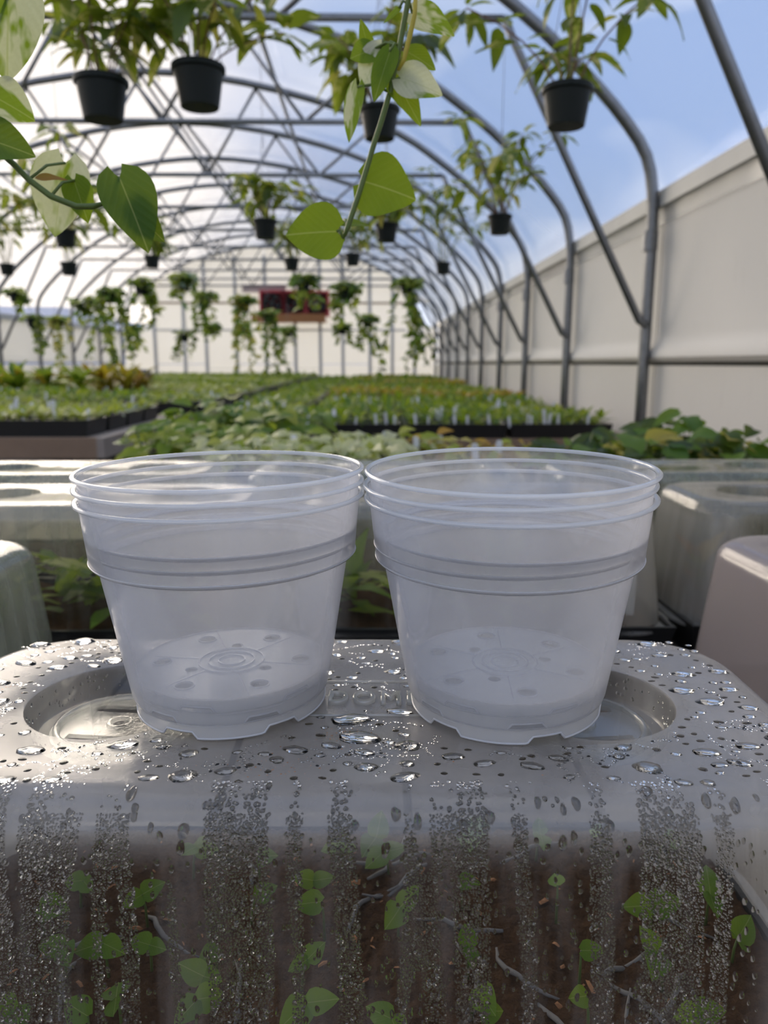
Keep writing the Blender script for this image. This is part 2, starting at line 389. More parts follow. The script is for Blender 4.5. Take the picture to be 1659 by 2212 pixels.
# end wall: panels between studs, gable panels above
wb = obj('wall_back', None, None, (XC, YE, H), kind='structure')
def hoop_z(x):
    x = abs(x)
    for (a, za), (b, zb) in zip(HOOP[:-1], HOOP[1:]):
        if a <= x <= b: return za+(zb-za)*(x-a)/(b-a)
    return .8
xs = [-3.45, -2.75, -2.1, -1.62, -.95, -.3, .35, .9, 1.4, 2.0, 2.5, 3.0, 3.45]
for k, (a, b) in enumerate(zip(xs[:-1], xs[1:])):
    zs = [-1.25, -.02 if k % 3 else -.12, .72, 1.30]
    for z0, z1 in zip(zs[:-1], zs[1:]):
        top = min(z1, max(.80, min(hoop_z(a), hoop_z(b))))
        if top <= z0+.05: continue
        obj('end_panel', MB().box((a+.006, 0, z0+.004), (b-.006, .012, top-.004)).mesh('end_panel', M['panel_end'], False), wb)
    za, zb = hoop_z(a), hoop_z(b)
    if max(za, zb) > 1.35:
        vs = [(a+.005, 0, 1.305), (b-.005, 0, 1.305), (b-.005, 0, max(1.32, zb)), (a+.005, 0, max(1.32, za))]
        vs += [(x, .012, z) for x, _, z in vs]
        obj('gable_panel', MB().add(vs, [(0,1,2,3),(7,6,5,4),(0,4,5,1),(1,5,6,2),(2,6,7,3),(3,7,4,0)]).mesh('gable_panel', M['panel_end'], False), wb)
for x in xs[1:-1]:
    obj('stud', MB().box((x-.035, -.05, -1.25), (x+.035, -.002, min(hoop_z(x)-.02, 2.3))).mesh('stud', M['rail'], False), wb)
for z in (.72, 1.30):
    obj('girt', MB().box((-2.8, -.03, z-.02), (2.8, -.002, z+.02)).mesh('girt', M['wood_warm'] if z > 1 else M['rail'], False), wb)
# rear wall behind the camera closes the house
rw = obj('wall_front', None, None, (XC, YS, H), kind='structure')
for k in range(6):
    a = -3.45+k*1.15
    obj('end_panel', MB().box((a+.01, -.04, -1.25), (a+1.14, 0, 1.0)).mesh('end_panel', M['panel_end'], False), rw)

# arch frames
STEELGRP = 'galvanised arch frames of the greenhouse'
for y, o in zip(FR, ORD):
    if not o and y < -3: pass
    nm = {'': 'galvanised arch frame behind the viewpoint', 'overhead': 'galvanised arch frame directly overhead'}.get(o, o+' galvanised arch frame counted from the nearest, with bottom chord and knee braces')
    if o == 'last': nm = 'last galvanised arch frame, standing against the far end wall'
    fr = thing('arch_frame', (XC, y, H), nm, 'frame', STEELGRP)
    hp = [(x, 0, z) for x, z in hoop_path(0, -1.25)]
    # smooth the arch by subdividing with Catmull-Rom
    sm = []
    for i in range(len(hp)-1):
        p0, p1, p2, p3 = [Vector(hp[max(0, min(len(hp)-1, i+d))]) for d in (-1, 0, 1, 2)]
        if i in (0, len(hp)-2): sm.append(p1); continue
        for u in (0, .5):
            sm.append(.5*((2*p1)+(p2-p0)*u+(2*p0-5*p1+4*p2-p3)*u*u+(3*p1-p0-3*p2+p3)*u**3))
    sm.append(Vector(hp[-1]))
    obj('hoop', MB().tube(sm, .030, 10).mesh('hoop', M['steel']), fr)
    obj('bottom_chord', MB().tube([(-2.66, 0, 1.655), (2.66, 0, 1.655)], .020, 8).mesh('chord', M['steel']), fr)
    for s in (-1, 1):
        obj('knee_brace', MB().tube([(s*2.66, -.03, 1.65), (s*2.70, -.03, 1.56), (s*3.41, -.03, .215), (s*3.45, -.03, .195)], .021, 8).mesh('knee_brace', M['steel']), fr)
        obj('post_clamp', MB().lathe([(.034, -.05), (.040, -.05), (.040, .05), (.034, .05)], 10, True, c=(s*3.45, 0, .62)).mesh('clamp', M['steel'], True, 40), fr)
        for a, b in ((0, .55), (1.0, .55), (1.0, 1.55), (2.05, 1.55)):
            obj('web_brace', MB().tube([(s*a, .02, hoop_z(a)-.02), (s*b, .02, 1.66)], .014, 6).mesh('web', M['steel']), fr)
for nm, xr, lab in (('ridge_purlin', 0.09, 'steel ridge purlin running the length of the roof'), ('ridge_purlin', -.09, 'second steel ridge pipe close beside the ridge purlin'),
                ('purlin', 1.22, 'steel side purlin on the right slope of the roof'), ('purlin', -1.22, 'steel side purlin on the left slope of the roof')):
    z = hoop_z(xr)-.04
    obj(nm, MB().tube([(0, YS, 0), (0, YE-.02, 0)], .018, 8).mesh(nm, M['steel']), None, (XC+xr, 0, H+z), lab, 'pipe')

# exhaust fans on the end wall
FANY = YE-.30
fan_xs = [at(588, 655, FANY), at(638, 655, FANY), at(684, 656, FANY)]
for k, p in enumerate(fan_xs):
    fz = thing('exhaust_fan', (p.x, FANY, p.z), ['left', 'middle', 'right'][k]+' one of the three red exhaust fans on the end wall', 'fan', 'red exhaust fans')
    mb = MB(); s = .27
    for a, b in (((-s, -.05, s-.05), (s, .22, s)), ((-s, -.05, -s), (s, .22, -s+.05)), ((-s, -.05, -s+.05), (-s+.05, .22, s-.05)), ((s-.05, -.05, -s+.05), (s, .22, s-.05))): mb.box(a, b)
    obj('housing', mb.mesh('fan_housing', M['red'], False), fz)
    mb = MB().lathe([(.165, -.12), (.185, -.12), (.185, .10), (.165, .10)], 24, True)
    obj('fan_ring', mb.mesh('fan_ring', M['black'], True, 40), fz, rot=(math.pi/2, 0, 0))
    obj('back_plate', MB().box((-.22, .19, -.22), (.22, .215, .22)).mesh('back_plate', M['red'], False), fz)
    for q in range(4):
        mb = MB().add([(.03, -.02, 0), (.20, -.06, .02), (.20, .07, -.02), (.03, .02, 0), (.03, -.02, .008), (.20, -.06, .028), (.20, .07, -.012), (.03, .02, .008)],
                      [(0,3,2,1),(4,5,6,7),(0,1,5,4),(1,2,6,5),(2,3,7,6),(3,0,4,7)])
        obj('fan_blade', mb.mesh('fan_blade', M['black'], False), fz, rot=(math.pi/2, q*math.pi/2+.4, 0))
    obj('hub', MB().lathe([(0, -.04), (.04, -.04), (.04, .05), (0, .05)], 12).mesh('fan_hub', M['black'], True, 40), fz, rot=(math.pi/2, 0, 0))
a, b = at(545, 694, FANY), at(704, 680, FANY)
sb = thing('fan_shelf', (a.x, FANY, a.z), 'orange-brown board shelf under the red exhaust fans', 'shelf')
obj('board', MB().box((0, -.12, -.02), (b.x-a.x, .29, .02)).mesh('shelf_board', M['amber'], False), sb)
obj('front_board', MB().box((0, -.14, -.02), (b.x-a.x, -.12, .15)).mesh('shelf_front', M['amber'], False), sb)
a, b = at(520, 630, FANY), at(615, 612, FANY)
obj('wall_board', MB().box((0, 0, 0), (b.x-a.x, .03, b.z-a.z)).mesh('wall_board', simple('pink_board', (.62, .50, .46), .6), False), None, (a.x, YE-.09, a.z), 'pinkish board fixed on the end wall above the fans', 'board')

# ---------------------------------------------------------------- leaf meshes
def leaf_geo(L=1., W=.7, heart=.12, fold=.25, curl=.15, nt=7, pw=.62, sh=.85, ns=5):
    vs = []; S = [-1, -.5, 0, .5, 1] if ns == 5 else [-1, 0, 1]
    for i in range(nt+1):
        tt = i/nt
        ww = .5*W*max(0., math.sin(math.pi*min(1, (tt*.985+.012))**pw))**sh
        for s in S:
            x = s*ww; y = tt - heart*abs(s)**1.4*(1-tt)**2.2
            z = fold*abs(x)-curl*tt*tt + .02*math.sin(9*tt+2*s)*abs(s)
            vs.append((x*L, y*L, z*L))
    n = len(S)
    fs = [(i*n+j, i*n+j+1, (i+1)*n+j+1, (i+1)*n+j) for i in range(nt) for j in range(n-1)]
    return vs, fs
def leaf_mesh(name, mat, **k):
    vs, fs = leaf_geo(**k); return MB().add(vs, fs).mesh(name, mat)
def leaf_matrix(base, tip, nrm):
    y = tip-base; L = y.length; y = y/L
    z = (nrm - y*nrm.dot(y)).normalized(); x = y.cross(z)
    m = Matrix((x, y, z)).transposed().to_4x4(); return Matrix.Translation(base) @ m @ Matrix.Scale(L, 4)
def place_leaf(name, me, base, tip, nrm, parent, wscale=1., label=None):
    o = bpy.data.objects.new(name, me); COL.objects.link(o); o.parent = parent
    mm = leaf_matrix(Vector(base), Vector(tip), Vector(nrm))
    o.matrix_local = mm @ Matrix.Diagonal((wscale, 1, wscale, 1)) if wscale != 1 else mm
    if label: o['label'] = label
    return o

# ---------------------------------------------------------------- nested clear pots
def pot_meshes():
    T = .0006
    outer = [(.0535, .0075), (.0552, .0085), (.0562, .0115), (.0685, .0850), (.0690, .0862), (.0718, .0868), (.0728, .0880), (.0758, .1195)]
    inner = [(r-T if z > .009 else r-.0004, z+(.0006 if z < .0085 else 0)) for r, z in outer]
    body = MB().lathe(outer+inner[::-1], 128, True).mesh('pot_body', M['pot'], True, 50)
    ring = MB()
    for rr, zz, tr in ((.0719, .0871, .0006), (.0690, .0860, .0006)):  # thin tori added to carry the bright sky line on the shoulder
        ring.lathe([(rr+tr*math.cos(2*math.pi*k/8), zz+tr*math.sin(2*math.pi*k/8)) for k in range(8)], 128, True)
    ring = ring.lathe([(.0686, .0849), (.0692, .0857), (.0720, .0863), (.0735, .0880), (.0731, .0884), (.0718, .0872), (.0690, .0866), (.0684, .0855)], 128, True).mesh('pot_shoulder', M['pot_line'])
    rimp = []
    for k in range(14):
        th = 2*math.pi*k/14; rimp.append((.0772+.0016*math.cos(th), .1203+.0012*math.sin(th)))
    rim = MB().lathe(rimp, 128, True).mesh('pot_rim', M['pot_rim'])
    # floor with drain holes
    bm = bmesh.new()
    def loop(cx, cyy, r, n, z):
        v = [bm.verts.new((cx+r*math.cos(2*math.pi*k/n), cyy+r*math.sin(2*math.pi*k/n), z)) for k in range(n)]
        return [bm.edges.new((v[k], v[(k+1) % n])) for k in range(n)]
    es = loop(0, 0, .0536, 72, .0078)
    for k in range(6):
        a = 2*math.pi*(k+.5)/6; es += loop(.040*math.cos(a), .040*math.sin(a), .0052, 16, .0078)
        a = 2*math.pi*k/6; es += loop(.024*math.cos(a), .024*math.sin(a), .0036, 12, .0078) if k % 2 else []
    bmesh.ops.triangle_fill(bm, use_beauty=True, edges=es)
    geo = bmesh.ops.extrude_face_region(bm, geom=bm.faces[:])
    bmesh.ops.translate(bm, vec=(0, 0, -.0006), verts=[g for g in geo['geom'] if isinstance(g, bmesh.types.BMVert)])
    bmesh.ops.recalc_face_normals(bm, faces=bm.faces[:])
    floor_me = bpy.data.meshes.new('pot_floor'); bm.to_mesh(floor_me); bm.free(); floor_me.materials.append(M['pot_base'])
    ringlet = MB()
    for r in (.0075, .013, .0185): ringlet.lathe([(r-.0004, .0078), (r-.0004, .0088), (r+.0004, .0088), (r+.0004, .0078)], 40, True)
    for k in range(6):
        a = 2*math.pi*(k+.5)/6; ringlet.lathe([(.0050, .0078), (.0050, .0086), (.0057, .0086), (.0057, .0078)], 16, True, c=(.040*math.cos(a), .040*math.sin(a), 0))
    floor_ring = ringlet.mesh('floor_rings', M['pot_rim'], True, 40)
    # skirt of feet with drainage notches
    n = 240; vs = []
    def low(a):
        u = (a/(2*math.pi)*6) % 1.0
        if u < .62: return 0.
        if u < .67: return .0036*(u-.62)/.05
        if u < .95: return .0036
        return .0036*(1-u)/.05
    for r0, r1 in ((.0538, .0532),):
        for k in range(n):
            a = 2*math.pi*k/n; c, s = math.cos(a), math.sin(a); l = low(a)
            vs += [(.0542*c, .0542*s, .0085), (.0535*c, .0535*s, l), (.0528*c, .0528*s, l), (.0534*c, .0534*s, .0085)]
    fs = []
    for k in range(n):
        j = (k+1) % n
        for q in range(3): fs.append((k*4+q, k*4+q+1, j*4+q+1, j*4+q))
    skirt = MB().add(vs, fs).mesh('foot_skirt', M['pot_base'], True, 50)
    edge = MB()
    pts = [(.0535*math.cos(2*math.pi*k/n), .0535*math.sin(2*math.pi*k/n), low(2*math.pi*k/n)+.0003) for k in range(n+1)]
    edge.tube(pts, .0007, 5, False)
    edge_me = edge.mesh('foot_edge', M['pot_line'])
    rib = MB().box((.047, -.0004, 0.0003), (.0532, .0004, .0078)).box((.018, -.0003, .0072), (.047, .0003, .0082)).mesh('foot_rib', M['pot_rim'], False)
    bar = MB()
    for k in range(8):
        a0 = -.20+.40*k/8; a1 = -.20+.40*(k+1)/8
        bar.add([(.0505*math.cos(a), .0505*math.sin(a), z) for a in (a0, a1) for z in (.0008, .0016)] + [(.0498*math.cos(a), .0498*math.sin(a), z) for a in (a0, a1) for z in (.0008, .0016)],
                [(0, 2, 3, 1), (4, 5, 7, 6), (1, 3, 7, 5), (0, 4, 6, 2)])
    bar_me = bar.mesh('foot_bar', M['pot_line'], False)
    return body, ring, rim, floor_me, floor_ring, skirt, edge_me, rib, bar_me
PM = pot_meshes()
def clear_pot(loc, rot, label, group):
    r = thing('clear_pot', loc, label, 'pot', group, rot=rot)
    for nm, me in zip(('pot_body', 'shoulder_ring', 'rim', 'pot_floor', 'floor_rings', 'foot_skirt', 'foot_edge'), PM[:7]):
        obj(nm, me, r)
    for k in range(6):
        a = 2*math.pi*(k+.31)/6
        obj('foot_rib', PM[7], r, rot=(0, 0, a)); obj('foot_bar', PM[8], r, rot=(0, 0, a))
    return r
ZD = -.193                                        # dome top relative to the camera
for side, cx, cyy, tx, zz in (('left', -.0808, .4241, .011, .0012), ('right', .0773, .4163, .032, .0024)):
    up = Vector((-tx, 0, 1)).normalized()
    for k, w_ in enumerate(('bottom', 'middle', 'top')):
        p = Vector((cx, cyy, H+ZD+zz)) + up*(.0070*k + .0003)
        clear_pot(p, (0, -tx, (.35, .15, .55)[k]+(0 if side == 'left' else .62)),
                  f'{w_} clear plastic nursery pot of the nested stack on the {side} of the dome top', 'clear nested pots on the dome')

# ---------------------------------------------------------------- propagation domes
HX, HY, FIL, HT = .233, .093, .022, .180
VX, VR = .137, .052
def rrect(hx, hy, r, n=10):
    out = []
    for qx, qy, a0 in ((1, 1, 0), (-1, 1, 90), (-1, -1, 180), (1, -1, 270)):
        for k in range(n+1):
            a = math.radians(a0+90*k/n); out.append((qx*(hx-r)+r*math.cos(a), qy*(hy-r)+r*math.sin(a)))
    return out
def dome_meshes(mat):
    """shell: top sheet with two round wells, rounded shoulder, sloping walls, flange"""
    bm = bmesh.new()
    loops = []
    prof = [(0, 0)]
    for k in range(1, 8):
        a = math.radians(84*k/7); prof.append((FIL*math.sin(a), -FIL*(1-math.cos(a))))
    x0, z0 = prof[-1]
    for z in (-.05, -.09, -.13, -HT+.004): prof.append((x0+(z0-z)*.105, z))
    prof.append((prof[-1][0]+.012, -HT+.004)); prof.append((prof[-1][0], -HT))
    for o, z in prof:
        loops.append([bm.verts.new((x, y, z)) for x, y in rrect(HX+o, HY+o, .046+o*.6)])
    n = len(loops[0])
    for a, b in zip(loops[:-1], loops[1:]):
        for k in range(n): bm.faces.new((a[k], b[k], b[(k+1) % n], a[(k+1) % n]))
    es = [bm.edges.get((loops[0][k], loops[0][(k+1) % n])) for k in range(n)]
    for s in (-1, 1):
        N = 64; rings = []
        for r, z in ((VR, 0), (VR-.0012, -.0006), (VR-.002, -.0025), (VR-.0045, -.0165), (VR-.006, -.018), (VR-.0145, -.018)):
            rings.append([bm.verts.new((s*VX+r*math.cos(2*math.pi*k/N), r*math.sin(2*math.pi*k/N), z)) for k in range(N)])
        for a, b in zip(rings[:-1], rings[1:]):
            for k in range(N): bm.faces.new((a[k], a[(k+1) % N], b[(k+1) % N], b[k]))
        es += [bm.edges.get((rings[0][k], rings[0][(k+1) % N])) for k in range(N)]
    bmesh.ops.triangle_fill(bm, use_beauty=True, edges=es)
    bmesh.ops.recalc_face_normals(bm, faces=bm.faces[:])
    me = bpy.data.meshes.new('dome_shell'); bm.to_mesh(me); bm.free()
    me.materials.append(mat); me.polygons.foreach_set('use_smooth', [True]*len(me.polygons)); me.set_sharp_from_angle(angle=math.radians(40))
    return me
def dial_mesh(mat):
    bm = bmesh.new()
    def loop(pts, z): 
        v = [bm.verts.new((x, y, z)) for x, y in pts]; return [bm.edges.new((v[k], v[(k+1) % len(v)])) for k in range(len(v))]
    circ = lambda r, n, cx=0, cyy=0: [(cx+r*math.cos(2*math.pi*k/n), cyy+r*math.sin(2*math.pi*k/n)) for k in range(n)]
    es = loop(circ(.0388, 48), 0)
    es += loop(circ(.0042, 16), 0)
    for s in (-1, 1):
        es += loop([(-.024, s*.015), (-.024, s*.0215), (-.018, s*.024), (.018, s*.024), (.024, s*.0215), (.024, s*.015)], 0)
    bmesh.ops.triangle_fill(bm, use_beauty=True, edges=es)
    g = bmesh.ops.extrude_face_region(bm, geom=bm.faces[:])
    bmesh.ops.translate(bm, vec=(0, 0, .0025), verts=[v for v in g['geom'] if isinstance(v, bmesh.types.BMVert)])
    bmesh.ops.recalc_face_normals(bm, faces=bm.faces[:])
    me = bpy.data.meshes.new('vent_dial'); bm.to_mesh(me); bm.free(); me.materials.append(mat); return me
DIALRING = MB().lathe([(.0330, 0), (.0336, .0026), (.0352, .0034), (.0368, .0026), (.0374, 0)], 48)
DIALRING.lathe([(.0052, 0), (.0056, .002), (.0072, .002), (.0078, 0)], 20)
tray_me = None
def tray_mesh(lx, ly, h, mat, rim=.006, fill=.006):
    mb = MB(); a, b = lx/2, ly/2; c, d = a-.012, b-.012
    o = [(-a, -b, h), (a, -b, h), (a, b, h), (-a, b, h)]; bt = [(-c, -d, 0), (c, -d, 0), (c, d, 0), (-c, d, 0)]
    i = [(-a+rim, -b+rim, h), (a-rim, -b+rim, h), (a-rim, b-rim, h), (-a+rim, b-rim, h)]
    ib = [(-c+rim, -d+rim, fill), (c-rim, -d+rim, fill), (c-rim, d-rim, fill), (-c+rim, d-rim, fill)]
    mb.add(o+bt+i+ib, [(0, 4, 5, 1)[::-1], (1, 5, 6, 2)[::-1], (2, 6, 7, 3)[::-1], (3, 7, 4, 0)[::-1], (4, 7, 6, 5)[::-1]] +
           [(k, (k+1) % 4, 8+(k+1) % 4, 8+k) for k in range(4)] + [(8+k, 8+(k+1) % 4, 12+(k+1) % 4, 12+k) for k in range(4)] + [(12, 13, 14, 15)])
    return mb.mesh('tray_body', mat, False)
DT = tray_mesh(.545, .275, .055, M['black'])
def soil_mesh(lx, ly, nx, ny, amp, seed):
    rs = np.random.RandomState(seed); vs = []
    for j in range(ny+1):
        for i in range(nx+1):
            vs.append((lx*(i/nx-.5), ly*(j/ny-.5), amp*rs.uniform(-1, 1)))
    fs = [(j*(nx+1)+i, j*(nx+1)+i+1, (j+1)*(nx+1)+i+1, (j+1)*(nx+1)+i) for j in range(ny) for i in range(nx)]
    return MB().add(vs, fs).mesh('soil', M['soil'])
SOIL = soil_mesh(.530, .258, 160, 78, .0018, 3)
SOIL_LOW = soil_mesh(.50, .24, 20, 10, .004, 4)
ZB = -.418                                         # bench top under the domes
def dome(x, y, yaw, mat, label, glabel, detail=False, z=ZD):
    r = thing('propagation_dome', (x, y, H+z), label, 'dome', 'clear propagation domes on the bench', rot=(0, 0, yaw))
    obj('dome_shell', DOME[mat], r)
    for s in (-1, 1):
        d = obj('vent_dial', DIAL[mat], r, (s*VX, 0, -.0195), rot=(0, 0, .1*s))
        obj('dial_ring', DRING[mat], d, (0, 0, .0025))
    tr = thing('seedling_tray', (x, y, H+ZB), glabel, 'tray', 'black trays under the domes', rot=(0, 0, yaw))
    obj('tray_body', DT, tr); obj('soil', SOIL if detail else SOIL_LOW, tr, (0, 0, .0535 if detail else .05))
    return r
DOME = {k: dome_meshes(M[k]) for k in ('dome', 'dome_fog', 'dome_fog2', 'dome_fog3')}
DIAL = {k: dial_mesh(M['dome_clear'] if k == 'dome' else M[k]) for k in DOME}; DRING = {k: DIALRING.mesh('dial_ring', M['dome_clear'] if k == 'dome' else M[k], True, 60) for k in DOME}
DX, DY, DYAW = -.012, .4235, -.022
FD = dome(DX, DY, DYAW, 'dome', 'wet clear propagation dome in front carrying the two stacks of pots', 'black seedling tray under the front dome', True)
dome(-.622, .755, -.03, 'dome_fog3', 'grey fogged propagation dome at the left, behind the front one', 'black tray under the grey fogged dome at left')
dome(.640, .760, .03, 'dome_fog2', 'purplish fogged propagation dome at the right, behind the front one', 'black tray under the purplish fogged dome at right')
dome(-.415, 1.155, 0, 'dome_fog', 'propagation dome of the second row seen left of the pots', 'black tray under the second row dome left of the pots')
dome(.155, 1.155, 0, 'dome_fog', 'propagation dome of the second row behind the pots', 'black tray under the second row dome behind the pots')
dome(.725, 1.160, 0, 'dome_fog', 'propagation dome of the second row seen right of the pots', 'black tray under the second row dome right of the pots')
dome(-.545, 1.46, 0, 'dome_fog3', 'propagation dome of the third row at the left', 'black tray under the third row dome at left')
dome(.03, 1.46, 0, 'dome_fog3', 'propagation dome of the third row in the middle', 'black tray under the third row dome in the middle')
dome(.60, 1.46, 0, 'dome_fog3', 'propagation dome of the third row at the right', 'black tray under the third row dome at right')
# embossed lettering and lines on the front dome
fc = bpy.data.curves.new('embossed_lettering', 'FONT'); fc.body = 'DOME'; fc.size = .021; fc.extrude = .0007; fc.bevel_depth = .0008; fc.bevel_resolution = 1
fc.align_x = 'CENTER'; fc.align_y = 'CENTER'; fc.space_character = 1.25; fc.materials.append(M['emboss'])
fo = bpy.data.objects.new('lettering_curve', fc); COL.objects.link(fo)
fme = bpy.data.meshes.new_from_object(fo.evaluated_get(bpy.context.evaluated_depsgraph_get())); bpy.data.objects.remove(fo)
obj('embossed_lettering', fme, FD, (.0135, -.003, .0007)).scale = (.80, 1, 1)
for yy in (-.024, .022):
    obj('embossed_line', MB().tube([(-.072, yy, .0003), (.072, yy, .0003)], .0009, 6).mesh('embossed_line', M['emboss']), FD)

# ---------------------------------------------------------------- water drops on the front dome
rs = np.random.RandomState(11)
cz, sz = math.cos(DYAW), math.sin(DYAW)
def caps(P, Nn, R, SX, SY, hfac, seg, nring, UP=None):
    """spherical caps as one mesh: P,N (n,3), R radius, SX/SY stretch across/along the fall line"""
    n = len(P)
    up = np.array([0, -1e-3, 1.]) if UP is None else UP
    X = np.cross(np.tile(up, (n, 1)), Nn); ln = np.linalg.norm(X, axis=1, keepdims=True)
    X = np.where(ln > .05, X/np.maximum(ln, 1e-9), np.array([[1., 0, 0]])); X = X - Nn*np.sum(X*Nn, 1, keepdims=True); X /= np.linalg.norm(X, axis=1, keepdims=True)
    Yv = np.cross(Nn, X)
    vs = []; th = 2*np.pi*np.arange(seg)/seg
    for k in range(nring):
        rho = 1-k/nring; hh = hfac
        Rc = (1+hh*hh)/(2*hh); z = math.sqrt(max(0, Rc*Rc-rho*rho))-(Rc-hh)
        wob = 1+.10*np.sin(2*th[None, :]+rs.uniform(0, 6, (n, 1)))+.08*np.sin(3*th[None, :]+rs.uniform(0, 6, (n, 1)))*(rho)
        ring = P[:, None, :] + (X[:, None, :]*(np.cos(th)[None, :]*wob*rho*(R*SX)[:, None])[:, :, None] + Yv[:, None, :]*(np.sin(th)[None, :]*wob*rho*(R*SY)[:, None])[:, :, None]
               + Nn[:, None, :]*(z*R)[:, None, None])
        vs.append(ring)
    apex = P + Nn*(hfac*R)[:, None]
    low = vs[0] + Nn[:, None, :]*3e-5
    V = np.concatenate(vs+[apex[:, None, :], low, (P+Nn*3e-5)[:, None, :]], axis=1).reshape(-1, 3)
    per = seg*nring+1+seg+1
    quads = np.array([(k*seg+j, k*seg+(j+1) % seg, (k+1)*seg+(j+1) % seg, (k+1)*seg+j) for k in range(nring-1) for j in range(seg)]).reshape(-1, 4)
    tris = np.array([((nring-1)*seg+j, (nring-1)*seg+(j+1) % seg, seg*nring) for j in range(seg)] + [(seg*nring+1+(j+1) % seg, seg*nring+1+j, seg*nring+1+seg) for j in range(seg)])
    off = (np.arange(n)*per)
    Q = (quads[None]+off[:, None, None]).reshape(-1, 4) if len(quads) else np.zeros((0, 4), int)
    T = (tris[None]+off[:, None, None]).reshape(-1, 3)
    return V, Q, T
def np_mesh(name, V, Q, T, mat):
    me = bpy.data.meshes.new(name); me.vertices.add(len(V)); me.vertices.foreach_set('co', V.astype(np.float32).ravel())
    li = np.concatenate([Q.ravel(), T.ravel()]); me.loops.add(len(li)); me.loops.foreach_set('vertex_index', li.astype(np.int32))
    npol = len(Q)+len(T); me.polygons.add(npol)
    st = np.concatenate([np.arange(len(Q))*4, len(Q)*4+np.arange(len(T))*3]); me.polygons.foreach_set('loop_start', st.astype(np.int32))
    me.polygons.foreach_set('use_smooth', np.ones(npol, bool)); me.update(calc_edges=True); me.materials.append(mat); me.validate(); return me
def front_surface(x, s):
    """x across, s = distance down the shoulder and the front wall, in dome coordinates"""
    arc = FIL*math.radians(84); a = np.clip(s, 0, arc)/FIL
    over = np.maximum(0, s-arc); d = np.array([0.1044, -.9945])
    y = -HY - FIL*np.sin(a) - over*d[0]; z = -FIL*(1-np.cos(a)) + over*d[1]
    ny, nz = -np.sin(a), np.cos(a)
    fl = s < 0; y = np.where(fl, -HY-s, y)
    return np.stack([x, y, z], 1), np.stack([np.zeros_like(x), ny, nz], 1)
# smooth random column mask down the wall
kx = rs.uniform(60, 420, 14); ph = rs.uniform(0, 6.28, 14)
def colmask(x, s): return sum(np.sin(k*(x+.0015*np.sin(40*s+p))+p)/(1+i*.15) for i, (k, p) in enumerate(zip(kx, ph)))
def grid(x0, x1, s0, s1, step):
    gx, gs = np.meshgrid(np.arange(x0, x1, step), np.arange(s0, s1, step)); n = gx.size
    return gx.ravel()+rs.uniform(-.45, .45, n)*step, gs.ravel()+rs.uniform(-.45, .45, n)*step
def drops(x, s, R, hf, seg, nr, sx=1., sy=1.):
    P, Nn = front_surface(x, s); n = len(x)
    return caps(P, Nn, R, np.full(n, sx), np.full(n, sy)*rs.uniform(.85, 1.3, n), hf, seg, nr)
# fine beads in columns on the wall
x, s = grid(-.205, .205, .018, .125, .00125)
m_ = colmask(x, s) > -.05
x, s = x[m_], s[m_]; R = rs.uniform(.00030, .00066, len(x))*np.where(rs.rand(len(x)) < .12, 1.4, 1.)
V, Q, T = drops(x, s, R, .85, 8, 3)
obj('fine_condensation', np_mesh('fine_condensation', V, Q, T, M['water']), FD, kind='stuff')
# beads on the shoulder
x, s = grid(-.215, .22, .000, .040, .0021)
m_ = (colmask(x, s*1.5) + rs.normal(0, .6, len(x)) > .9)
x, s = x[m_], s[m_]; R = rs.uniform(.00045, .00120, len(x))
V, Q, T = drops(x, s, R, .75, 10, 4)
obj('shoulder_beads', np_mesh('shoulder_beads', V, Q, T, M['water']), FD, kind='stuff')
# irregular runs on the wall between the columns
x, s = grid(-.185, .19, .03, .12, .0042)
m_ = rs.rand(len(x)) < .30+.25*(colmask(x, s) > -.4)
x, s = x[m_], s[m_]; V, Q, T = drops(x, s, rs.uniform(.0006, .0016, len(x)), .65, 12, 4, .8, 1.3)
obj('wall_runs', np_mesh('wall_runs', V, Q, T, M['water']), FD, kind='stuff')
# small beads strewn in chains over the top sheet
def top_ok(x, y, mrg=.002):
    ok = (np.abs(x) < HX) & (np.abs(y) < HY)
    for sgn in (-1, 1): ok &= (x-sgn*VX)**2+y**2 > (VR+mrg)**2
    cxy = []
    for px_, py_ in ((-.0808, .4241), (.0773, .4163)):
        dx, dy = px_-DX, py_-DY; cxy.append((dx*cz+dy*sz, -dx*sz+dy*cz))
    for a, b in cxy: ok &= (x-a)**2+(y-b)**2 > (.0555+mrg)**2
    ok &= ~((np.abs(x-.012) < .04) & (np.abs(y+.004) < .012))
    return ok
sp = []                                             # dirt specks dried onto the sheet
for (qx, qy, cnt, sx_, sy_) in ((735, 1590, 70, .008, .007), (580, 1650, 60, .012, .009), (846, 1600, 16, .003, .006), (30, 1480, 14, .006, .006), (1190, 1700, 8, .02, .01)):
    c_ = atz(qx, qy, ZD); dx, dy = c_.x-DX, c_.y-DY
    for k in range(cnt): sp.append((dx*cz+dy*sz+rs.normal(0, sx_), -dx*sz+dy*cz+rs.normal(0, sy_)))
sp = np.array(sp); k_ = top_ok(sp[:, 0], sp[:, 1], -.01); sp = sp[k_]; n = len(sp)
V, Q, T = caps(np.column_stack([sp, np.zeros(n)]), np.tile([0, 0, 1.], (n, 1)), .00012+.00035*rs.rand(n)**2, np.full(n, 1.2), np.ones(n), .4, 6, 2)
obj('dirt_specks', np_mesh('dirt_specks', V, Q, T, M['bark']), FD, kind='stuff')
px_, py_ = [], []
